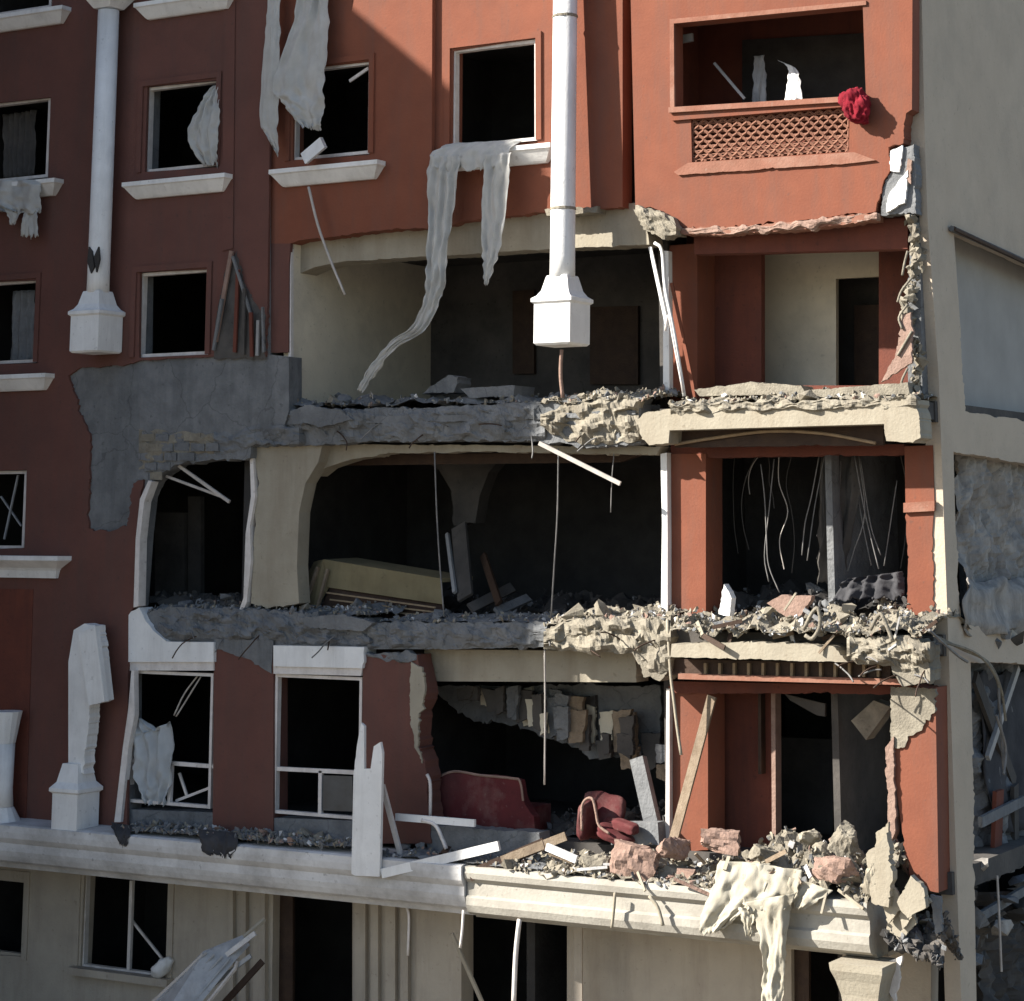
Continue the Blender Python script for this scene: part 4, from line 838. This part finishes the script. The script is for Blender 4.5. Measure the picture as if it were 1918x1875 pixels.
rod('bent_strip', [(1246, 620), (1252, 590), (1262, 640), (1280, 735)], .28, .018, 'white_frame', 'thin bent strip looped low on the upper pillar', 'strip')
plank((1258, 530), (1302, 744), .05, .03, 'red', 'terracotta strip peeling from the upper pillar', 'stucco_strip', 'strip', .5, .45)
plank((655, 152), (690, 128), .05, .03, 'white_frame', 'small broken frame piece in the third window corner', 'frame_piece', 'frame piece', .1)
plank((1338, 118), (1395, 185), .04, .03, 'metal', 'thin dark bar slanting in the upper balcony opening', 'metal_rod', 'rod', .8)
plank((1276, 74), (1298, 70), .12, .05, 'metal', 'small grey lamp fitting under the upper balcony ceiling', 'lamp_fitting', 'lamp', .5)
plank((846, 1748), (906, 1884), .05, .04, 'cream', 'pale lath slanting across the ground floor pilaster', 'lath', 'lath', -.6, -.4)
rod('hanging_strip', [(973, 1722), (966, 1790), (962, 1885)], -.6, .035, 'white_frame', 'pale strip hanging in the dark ground floor opening', 'strip')
rod('hanging_strip', [(868, 1705), (866, 1740), (862, 1775)], -.75, .02, 'white_frame', 'short pale strip hanging under the cornice crack', 'strip')
rod('hanging_strip', [(762, 1700), (766, 1720), (764, 1790)], -.12, .02, 'white_frame', 'thin pale strip on the ground floor pilaster', 'strip')
rod('hanging_strip', [(1152, 1672), (1150, 1700), (1146, 1738)], -.76, .022, 'cream', 'short cream lath hanging over the sunlit cornice', 'lath')
rod('hanging_strip', [(1216, 1678), (1232, 1700), (1242, 1734)], -.76, .025, 'cream', 'bent cream lath hanging at the cornice right of the short one', 'lath')
plank((244, 1720), (306, 1798), .04, .03, 'white_frame', 'thin slanted bar inside the ground floor window', 'metal_rod', 'rod', 1.1)
rod('metal_strap', [(370, 1266), (345, 1300), (326, 1340)], .15, .014, 'pale_rod', 'left thin strap hanging in the lower left window', 'strap')
rod('metal_strap', [(376, 1268), (350, 1310), (330, 1342)], .15, .014, 'pale_rod', 'right thin strap hanging in the lower left window', 'strap')
plank((336, 1448), (350, 1490), .04, .03, 'white_frame', 'small upright splinter behind the lower left pane', 'splinter', 'splinter', .2)
plank((330, 1500), (392, 1476), .04, .03, 'white_frame', 'long low splinter behind the lower left pane', 'splinter', 'splinter', .2)
plank((522, 1378), (530, 1400), .09, .06, 'white_frame', 'small white object inside the second lower window', 'white_scrap', 'scrap', .5)
plank((8, 1010), (34, 890), .03, .03, 'metal', 'thin bent bar crossing the third window at the left edge', 'metal_rod', 'rod', .1)
plank((2, 930), (40, 985), .025, .03, 'metal', 'thin short bar crossing the third window at the left edge', 'metal_rod', 'rod', .15)
# fallen panel, lower left
fp = thing('fallen_panel', 'grey metal panel fallen across the ground floor at lower left', 'panel', W(400, 1850, -.8))
P1, P2, P3, P4 = W(382, 1785, -1.2), W(286, 1880, -1.5), W(440, 1800, -1.0), W(372, 1884, -1.5)
obj('panel_sheet', quad_prism([to_ground(P1, P2), P1, W(455, 1755, -.8), W(468, 1770, -.8), P3, to_ground(P3, P4)], .04), 'metal', fp)
obj('panel_edge', tube([to_ground(W(440, 1815, -1.0), W(385, 1884, -1.45)), W(440, 1815, -1.0), W(444, 1800, -.95)], .03, 5), 'pale_rod', fp)
obj('panel_edge', tube([to_ground(W(352, 1815, -1.3), W(278, 1884, -1.5)), W(352, 1815, -1.3), W(380, 1788, -1.2)], .025, 5), 'pale_rod', fp)
for k in range(4):
    t = (k + .5) / 4; obj('panel_rib', tube([to_ground(P1, P2) * (1 - t) + to_ground(P3, P4) * t + (0, -.03, .03), P1 * (1 - t) + P3 * t + (0, -.03, .03)], .014, 4), 'metal', fp)
obj('panel_arm', tube([W(450, 1762, -.8), W(496, 1722, -.5)], .04, 6), 'cream', fp)
bm = bmesh.new(); bmesh.ops.create_icosphere(bm, subdivisions=3, radius=1); cc = W(305, 1812, .84)
for v in bm.verts:
    p = v.co.copy(); k = 1 + .25 * noise.noise(p * 1.8); v.co = Vector((p.x * .19 * k, p.y * .16 * k, p.z * .14 * k + p.x * .08)) + Vector(cc)
bm.verts.index_update(); vf = ([tuple(v.co) for v in bm.verts], [tuple(v.index for v in f.verts) for f in bm.faces]); bm.free()
tag(obj('white_sack', vf, 'white', smooth=True), 'small white sack beneath the ground floor window', 'sack')

# cables
def cable(pts, d, label, r=.012, m='cable', group=None): return rod('hanging_cable', pts, d, r, m, label, 'cable', group)
cable([(1052, 655), (1050, 700), (1054, 745)], -.5, 'short rusty stub hanging under the sunlit column base', .028, 'pink')
cable([(1046, 840), (1044, 960), (1038, 1060), (1032, 1158)], .2, 'thin cable hanging straight through the dark middle room')
cable([(814, 846), (818, 960), (824, 1060), (832, 1156)], .2, 'thin cable hanging beside the overturned bed')
cable([(1020, 1216), (1021, 1330), (1020, 1470)], .1, 'thin cable hanging before the maroon sofa room', .014, 'pale_rod')
cable([(1250, 1160), (1256, 1260), (1262, 1310), (1268, 1360), (1276, 1414)], -.08, 'pale frayed cable dangling at the lower red pillar', .022, 'cream')
cable([(1150, 850), (1146, 900), (1144, 960)], .3, 'very thin short wire near the slanting pale rod', .008)
for i, pts in enumerate([[(1425, 870), (1432, 930), (1436, 1010), (1440, 1060), (1460, 1110)], [(1450, 860), (1440, 960), (1432, 1040), (1440, 1090)], [(1535, 850), (1520, 930), (1508, 980), (1502, 1040)], [(1545, 850), (1526, 950), (1512, 1050)],
                         [(1600, 850), (1618, 950), (1632, 1010), (1646, 1066)], [(1608, 850), (1620, 960), (1600, 1030), (1588, 1070)], [(1612, 860), (1630, 980), (1650, 1040)], [(1596, 850), (1612, 960), (1632, 1060)], [(1680, 900), (1668, 980), (1656, 1060)], [(1560, 850), (1562, 940), (1555, 1000)]]):
    cable(pts, .9 + .07 * i, 'thin wire in the dark middle bay, the ' + ('first', 'second', 'fourth', 'third', 'seventh', 'eighth', 'ninth', 'sixth', 'rightmost', 'fifth')[i] + ' counted from its left pillar', .009, 'cable', 'wires hanging in the dark middle bay')
sheet('hanging_sheet', [(1535, 850, 1612, 850, 1.3), (1532, 940, 1606, 940, 1.3), (1530, 1020, 1590, 1020, 1.35), (1528, 1092, 1580, 1092, 1.4)], 'dim', 'dark grey sheet hanging in the middle bay', 'sheet', seed=21, folds=3, amp=.06)
sheet('debris_sheet', [(1585, 1084, 1690, 1070, 1.0), (1570, 1100, 1690, 1090, .9), (1560, 1125, 1690, 1120, .7)], 'dark_cloth', 'crumpled dark sheet behind the middle balcony heap', 'sheet', seed=22, folds=4, amp=.12)
for i, (pts, lb) in enumerate([([(1505, 1180), (1520, 1150), (1532, 1140), (1536, 1170), (1522, 1196), (1508, 1190)], 'pale curled strip looping over the middle balcony heap'),
                               ([(1630, 1180), (1648, 1150), (1660, 1170), (1672, 1200)], 'short bent pale strip at the right of the middle balcony heap')]):
    rod('curled_strip', pts, -.42, .028, 'conc_light', lb, 'strip')
for i, y in enumerate((470, 520, 570, 620, 690)):
    rod('torn_lath', [(1700 + (i % 2) * 8, y), (1694 - (i % 3) * 5, y + 24), (1690 - (i % 2) * 9, y + 46)], -.1, .018, 'conc_light', 'torn lath on the broken right edge, the ' + ('topmost', 'second from the top', 'middle one', 'fourth from the top', 'lowest')[i], 'lath', 'laths on the broken right edge')

# torn strips of render hanging beside the window in the shade
rt = random.Random(31)
for i, (xa, ya, xb, yb, w_, mm, lb) in enumerate([(434, 470, 404, 640, .07, 'pink', 'pale reddish strip slanting beside the shaded lower window'), (446, 505, 440, 660, .06, 'red_inner', 'dark red torn strip, first right of the slanting pale one'), (458, 540, 456, 664, .05, 'dim', 'dark torn strip in the shaded torn patch'),
        (470, 585, 472, 668, .06, 'red_inner', 'short dark red torn strip in the shaded torn patch'), (484, 600, 482, 666, .05, 'metal', 'short bluish torn strip at the right of the torn patch'), (436, 480, 470, 590, .04, 'conc', 'grey strip slanting across the torn patch'), (492, 575, 494, 660, .04, 'conc', 'grey strip at the right edge of the torn patch'), (416, 560, 400, 656, .05, 'conc', 'grey strip at the left edge of the torn patch')]):
    plank((xa, ya), (xb, yb), w_, .04, mm, lb, 'torn_strip', 'strip', -.17 - .01 * i, -.14)
part('torn_patch', prism([(424, 500, 5), (444, 470, 4), (462, 540, 6), (498, 590, 5), (497, 672, 4), (400, 672, 3), (404, 600, 4)], -.106, -.10, (), 81, 6), 'dim')
# the lower middle room: masonry hanging from the ceiling, larger to the right
for i in range(44):
    x = rt.uniform(850, 1235); yb = 1300 + (x - 830) * .42 * rt.uniform(.75, 1.05); ya = max(1290, yb - rt.uniform(30, 90)); w_ = rt.uniform(10, 44)
    poly = [(x, ya, 4), (x + w_, ya + rt.uniform(-6, 6), 3), (x + w_ * rt.uniform(.7, 1.1), yb, 5), (x + w_ * rt.uniform(0, .3), yb + rt.uniform(-10, 10), 3)]
    hm = rt.choice(['conc', 'dim', 'wood', 'room_cream', 'dim']); tag(obj('hanging_fragment', prism(poly, 1.2 + .012 * i, 1.28 + .012 * i, (), i, 8), hm), ('long ' if yb - ya > 60 else 'short ') + ('broad ' if w_ > 24 else 'narrow ') + HUE[hm] + ' fragment hanging over the maroon sofa room, ' + third((x - 850) / 385, ('at left', 'in the middle', 'at right')), 'masonry piece', 'fragments hanging in the maroon sofa room')
part('ceiling_lining', prism([(800, 1284, 4), (1236, 1284, 4), (1236, 1420, 8), (1120, 1420, 8), (1000, 1370, 8), (880, 1345, 8), (830, 1310, 6)], 1.75, 1.85, (), 82), 'conc')
plank((1195, 1420), (1236, 1600), .22, .12, 'conc', 'grey slanting slab against the right wall of the sofa room', 'slab_piece', 'slab piece', .7, .5)
plank((1150, 1560), (1240, 1560), .3, .2, 'conc', 'grey slab piece right of the toppled armchair', 'slab_piece', 'slab piece', .35, .3)
# the dark middle room: flared pier, leaning boards
part('arch_pier', prism([(770, 850), (945, 850), (915, 885), (898, 930), (890, 980, 4), (850, 985, 4), (846, 920), (822, 880)], 2.4, 2.7, (), 83), 'dim')
part('soffit_board', prism([(640, 852), (1220, 846), (1160, 866), (640, 872)], 1.0, 1.1, (), 84), 'dark_wood')
for i, (xa, ya, xb, yb, w_, mm) in enumerate([(860, 985, 872, 1120, .28, 'dim'), (905, 1040, 935, 1130, .12, 'dark_wood'), (838, 1000, 852, 1110, .06, 'metal'), (960, 1100, 880, 1140, .16, 'dim'), (990, 1120, 930, 1146, .14, 'conc')]):
    plank((xa, ya), (xb, yb), w_, .05, mm, ('broad dark board standing behind the dark middle room cables', 'dark reddish board leaning in the dark middle room', 'thin metal strip leaning in the dark middle room', 'dark board lying low in the dark middle room', 'grey board lying low in the dark middle room')[i], 'loose_board', 'board', 1.9, 1.2)
for i, (xa, xb, yy) in enumerate([(352, 376, 930), (290, 345, 960)]):
    part('door', prism([(xa, yy), (xb, yy), (xb, 1120), (xa, 1120)], 1.8, 1.9), 'dim')
rubble(262, 460, 1140, 1146, .5, 1.6, .35, 200, .03, .14, 'dim', 141, 'dark rubble inside the small arch', 6, ['conc', 'dim'], 'dark chunk inside the small arch', 'chunks inside the small arch')
rubble(560, 1230, 1160, 1164, 1.9, 4.0, .5, 500, .03, .16, 'unlit', 142, 'dark rubble at the back of the middle room', 14, ['dim', 'conc', 'dim'], 'dark chunk at the back of the middle room', 'dark chunks in the middle room')  # near-black bits, darkness of the room's depth put into the colour
rubble(1360, 1690, 1160, 1164, 1.2, 3.2, .6, 400, .03, .16, 'unlit', 143, 'dark rubble behind the middle balcony heap', 10, ['dim', 'dim', 'conc'], 'dark chunk behind the middle balcony heap', 'dark chunks behind the balcony heap')  # again near-black in colour for the unlit depth behind the heap
rubble(1000, 1250, 1590, 1594, .8, 2.6, .7, 400, .03, .16, 'dim', 144, 'grey rubble around the toppled armchair', 14, ['conc', 'dim', 'conc_light'], 'grey chunk around the toppled armchair', 'grey chunks around the armchair')
rb = random.Random(90)
def twig(p, L_, r, m, label, name, cat, group, droop=.5):
    a = rb.uniform(-1.3, 1.3); dr = np.array((math.sin(a), -abs(math.cos(a)) * .7, rb.uniform(-.6, .5))); dr /= np.linalg.norm(dr); pts = [np.array(p, float)]
    for k in range(4): dr = dr + np.array((rb.gauss(0, .18), rb.gauss(0, .1), -droop * .3)); dr /= np.linalg.norm(dr); pts.append(pts[-1] + dr * L_ / 4)
    tag(obj(name, tube(smooth_path(pts, 3), r, 5), m, smooth=True), label, cat, group)
for (xa, ya, xb, yb, d, n, lb, gr) in [(560, 800, 1180, 800, .03, 9, 'rusty bent rebar poking from the upper slab edge', 'rebars of the upper slab edge'), (300, 1180, 680, 1190, .0, 7, 'rusty bent rebar poking from the shaded middle slab edge', 'rebars of the shaded middle slab'), (1030, 1190, 1240, 1200, -.04, 6, 'rusty bent rebar poking from the sunlit middle slab end', 'rebars of the sunlit middle slab end'), (1560, 1230, 1740, 1260, -.32, 8, 'bent rebar poking from the broken balcony corner', 'rebars of the broken balcony corner')]:
    for k in range(n):
        t = (k + rb.random()) / n; twig(W(xa + (xb - xa) * t, ya + (yb - ya) * t + rb.uniform(-10, 16), d), rb.uniform(.25, .6), .011, 'dark_wood' if k % 2 else 'cable', lb, 'rebar', 'rebar', gr)
for k in range(26):
    t = rb.random(); x = 1040 + 590 * t; y = 1628 + 40 * t + rb.uniform(-50, 30); p = W(x, y, -.72 + rb.uniform(0, .4)); a = rb.uniform(0, 6.28); L_ = rb.uniform(.2, .6)
    q = p + np.array((math.cos(a) * L_, -.12, math.sin(a) * L_ * .5))
    tag(obj('splinter', bar(p, q, rb.uniform(.02, .06), .025), (sm := rb.choice(['cream', 'wood', 'white_dirty', 'pink']))), ('long ' if L_ > .4 else 'short ') + HUE[sm] + ' splinter sticking out over the sunlit cornice, ' + third(t, ('at left', 'in the middle', 'at right')), 'splinter', 'splinters over the sunlit cornice')
for k in range(16):
    t = rb.random(); x = 1280 + 440 * t; p = W(x, 1200 + rb.uniform(-60, 0), -.38 + rb.uniform(0, .5)); a = rb.uniform(0, 6.28); L_ = rb.uniform(.2, .5); q = p + np.array((math.cos(a) * L_, -.1, math.sin(a) * L_ * .6))
    tag(obj('splinter', bar(p, q, rb.uniform(.02, .07), .025), (sm := rb.choice(['cream', 'wood', 'white_dirty', 'dark_wood']))), ('long ' if L_ > .35 else 'short ') + HUE[sm] + ' splinter sticking out of the middle balcony heap, ' + third(t, ('at left', 'in the middle', 'at right')), 'splinter', 'splinters in the middle balcony heap')
for i, (xa, ya, xb, yb, w_, d, mm, lb) in enumerate([(300, 1884, 478, 1748, .07, -1.3, 'white_dirty', 'uppermost pale batten beside the fallen metal panel'), (340, 1890, 470, 1790, .06, -1.25, 'metal', 'grey batten under the fallen metal panel'), (410, 1890, 492, 1800, .09, -1.0, 'dark_wood', 'dark board lying right of the fallen metal panel')]):
    A2, B2 = W(xb, yb, d + .4), W(xa, ya, d); tag(obj('batten', bar(to_ground(A2, B2), A2, w_, .04), mm), lb, 'batten')
rw = random.Random(17)
for k in range(12):
    x = rw.uniform(1370, 1690); L_ = rw.uniform(60, 230); pts = [(x, 850)]; 
    for _ in range(4): pts.append((pts[-1][0] + rw.gauss(0, 9), pts[-1][1] + L_ / 4))
    tag(obj('hanging_cable', tube(pxpath(pts, 1.2 + .05 * k), .007, 5), rw.choice(['cable', 'pale_rod', 'dim'])), ('long' if L_ > 145 else 'short') + ' hair thin wire in the dark middle bay, ' + third((x - 1370) / 320, ('near its left pillar', 'in the middle', 'near its right pillar')), 'cable', 'hair thin wires in the middle bay')
# shards and torn lining at the lower right corner
for i, (poly, mm, lb) in enumerate([([(1640, 1560, 3), (1664, 1540, 3), (1668, 1640, 4), (1690, 1700, 4), (1664, 1730, 4), (1640, 1660, 4)], 'cream', 'long cream shard below the lowest heap corner'), ([(1706, 1640, 3), (1724, 1656, 3), (1744, 1690, 3), (1712, 1712, 4), (1690, 1740, 4), (1684, 1716, 3)], 'cream', 'pale folded shard under the right pillar'),
        ([(1668, 1700, 4), (1700, 1690, 4), (1716, 1730, 4), (1690, 1764, 4), (1660, 1740, 4)], 'cream', 'broad cream shard at the lower right corner'), ([(1742, 1676, 3), (1762, 1680, 3), (1764, 1745, 3), (1752, 1750, 2)], 'conc', 'thin grey flap hanging under the right pillar'), ([(1664, 1800, 4), (1690, 1790, 4), (1676, 1880, 4), (1666, 1860, 4)], 'white_frame', 'narrow pale rag hanging at the bottom right')]):
    loose_slab(poly, -.62 + .05 * i, -.56 + .05 * i, mm, lb, 'plaster_shard', 'plaster shard', 50 + i)
# shattered rooms seen at a slant on the right
def side_sheet(rows, m, label, seed, amp=.12):
    V, Fc = [], []; nr = len(rows); colsn = 20; rnd = random.Random(seed)
    A = smooth_path([WX(r[0], r[1], r[4]) for r in rows], 5); B = smooth_path([WX(r[2], r[3], r[4]) for r in rows], 5)
    for i, (a, b) in enumerate(zip(A, B)):
        for k in range(colsn):
            t = k / (colsn - 1); p = a + (b - a) * t; q = Vector((t * 4 + seed, i * .2, seed))
            V.append((p[0] + (noise.noise(q) + math.sin(t * 20 + seed) * .4) * amp, p[1], p[2] + noise.noise(q * 2) * .08))
    nrr = len(A); n = len(V)
    Fc = [(i * colsn + k, i * colsn + k + 1, (i + 1) * colsn + k + 1, (i + 1) * colsn + k) for i in range(nrr - 1) for k in range(colsn - 1)]
    V2 = V + [(x - .02, y, z) for x, y, z in V]; F2 = Fc + [tuple(j + n for j in reversed(q)) for q in Fc]
    ring = list(range(colsn)) + [i * colsn + colsn - 1 for i in range(1, nrr)] + [(nrr - 1) * colsn + k for k in range(colsn - 2, -1, -1)] + [i * colsn for i in range(nrr - 2, 0, -1)]
    for a, b in zip(ring, ring[1:] + ring[:1]): F2.append((a, b, b + n, a + n))
    return tag(obj('collapsed_sheet', (V2, F2), m, smooth=True), label, 'sheet')
def crumple(name, ya, yb, px0, depth, amp, m, seed, sc=1.1):
    '''collapsed lining: a rough curtain of broken stuff across one side room, real relief'''
    a, b = WX(px0, ya, XR - depth), WX(px0, yb, XR - depth); y0 = a[1]; V, Fc = [], []; ny, nz = 60, 46
    for i in range(ny):
        for k in range(nz):
            y = y0 + 5.2 * i / (ny - 1); z = b[2] + (a[2] - b[2]) * k / (nz - 1); q = Vector((y * .9 * sc, z * .55 * sc, seed))
            r = noise.fractal(q * 2, .7, 2.1, 6) + .6 * abs(noise.noise(q * 3.1)) - .9 * max(0, noise.noise(q * 1.4 + Vector((3, 1, 4))) - .1)
            V.append((XR - depth + amp * r + .5 * (1 - k / (nz - 1)) ** 3 * amp, y, z))
    for i in range(ny - 1):
        for k in range(nz - 1):
            p = i * nz + k; Fc.append((p, p + nz, p + nz + 1, p + 1))
    return part(name, (V, Fc), m)
crumple('collapsed_lining', 836, 1190, 1786, .32, .20, 'lining', 3)
crumple('collapsed_lining', 1236, 1660, 1806, .55, .30, 'conc', 7)
crumple('collapsed_lining', 1690, 2060, 1816, .55, .34, 'dim', 9)
side_sheet([(1806, 1086, 1990, 1080, XR - .10), (1800, 1120, 1990, 1112, XR + .02), (1804, 1160, 1990, 1160, XR + .04), (1808, 1190, 1990, 1186, XR + .02)], 'lining', 'crumpled grey sheeting on the side room floor', 2, .13)
side_sheet([(1836, 1262, 1990, 1252, XR - .40), (1842, 1360, 1985, 1350, XR - .38), (1850, 1480, 1960, 1470, XR - .35), (1880, 1560, 1940, 1550, XR - .3)], 'dark_cloth', 'dark collapsed lining in the lower side room', 3, .07)
for k, (xa, ya, xb, yb, dp, w_, mm, lb) in enumerate([(1826, 1268, 1900, 1470, .30, .10, 'dim', 'dark beam slanting down across the lower side opening'), (1906, 1250, 1850, 1420, .22, .05, 'metal', 'thin grey batten crossing the lower side opening'), (1870, 1480, 1864, 1640, .25, .16, 'red_inner', 'dark reddish panel standing in the lower side opening'),
        (1900, 1470, 1902, 1620, .25, .10, 'dim', 'dark narrow panel standing in the lower side opening'), (1836, 1540, 1915, 1500, .15, .07, 'conc', 'grey plank lying across the lower side opening'), (1830, 1720, 1918, 1668, .12, .06, 'conc', 'grey plank near the bottom of the side opening')]):
    a, b = WX(xa, ya, XR - dp), WX(xb, yb, XR - dp - .1); ax = (b - a) / 2; u = ax / np.linalg.norm(ax); sd = np.cross(u, (1, 0, 0)); sd /= np.linalg.norm(sd)
    tag(obj('fallen_beam', obox((a + b) / 2, ax, sd * w_, np.cross(sd, u) * .03), mm), lb, 'beam piece')
rs = random.Random(8)
for (ya, yb, n, lb, gr) in [(1150, 1230, 26, 'dark concrete chunk on the middle side edge', 'chunks on the middle side edge'), (1580, 1800, 40, 'dark rubble chunk in the lower side opening', 'chunks in the lower side opening')]:
    for _ in range(int(n * .6)):
        x, y = rs.uniform(1810, 1930), rs.uniform(ya, yb); p = WX(x, y, XR - rs.uniform(.0, .5))
        cm = rs.choice(['conc', 'conc', 'dim', 'lining']); chunk(tuple(p), rs.uniform(.2, .55), cm, HUE[cm] + lb[4:] + ', ' + third((y - ya) / (yb - ya), ('high up', 'halfway up', 'low down')) + third((x - 1810) / 120, (' at left', '', ' at right')), gr, rs)
for i, pts in enumerate([[(1750, 1190), (1800, 1215), (1850, 1240), (1875, 1290), (1884, 1350)], [(1760, 1200), (1830, 1225), (1868, 1275), (1872, 1330)], [(1870, 1290), (1876, 1370), (1880, 1440)], [(1740, 1180), (1790, 1225), (1812, 1240)], [(1866, 1340), (1884, 1400), (1880, 1450)]]):
    tag(obj('loose_wire', tube(smooth_path([WX(x, y, XR + .12 + .03 * i) for x, y in pts], 5), .02, 5), 'conc_light' if i < 2 else 'cable'), ('pale wire arching farthest right from the broken corner', 'lower pale wire trailing from the broken corner', 'dark wire hanging straight down at the far right', 'short dark wire stub at the broken right corner', 'dark wire hooked at its end at the far right')[i], 'wire', 'wires trailing from the right corner')
tag(obj('loose_wire', tube(smooth_path([WX(x, y, XR + .1) for x, y in [(1868, 1640), (1872, 1720), (1876, 1820)]], 5), .018, 5), 'pale_rod'), 'straight pale wire in the lower right opening', 'wire')
tag(obj('steel_bar', tube([WX(1786, 428, XR + .08), WX(1990, 524, XR + .08)], .035, 6), 'dark_wood'), 'dark steel bar along the torn slanting edge at right', 'steel bar')
# dark clump at the bottom right corner
rubble(1656, 1760, 1800, 1830, -.6, .3, .8, 900, .03, .16, 'dim', 131, 'dark tangled debris below the lower right corner', 16, ['dim', 'conc', 'dim', 'conc_light'], 'dark lump in the tangle below the lower right corner', 'lumps below the lower right corner', .12, .4)
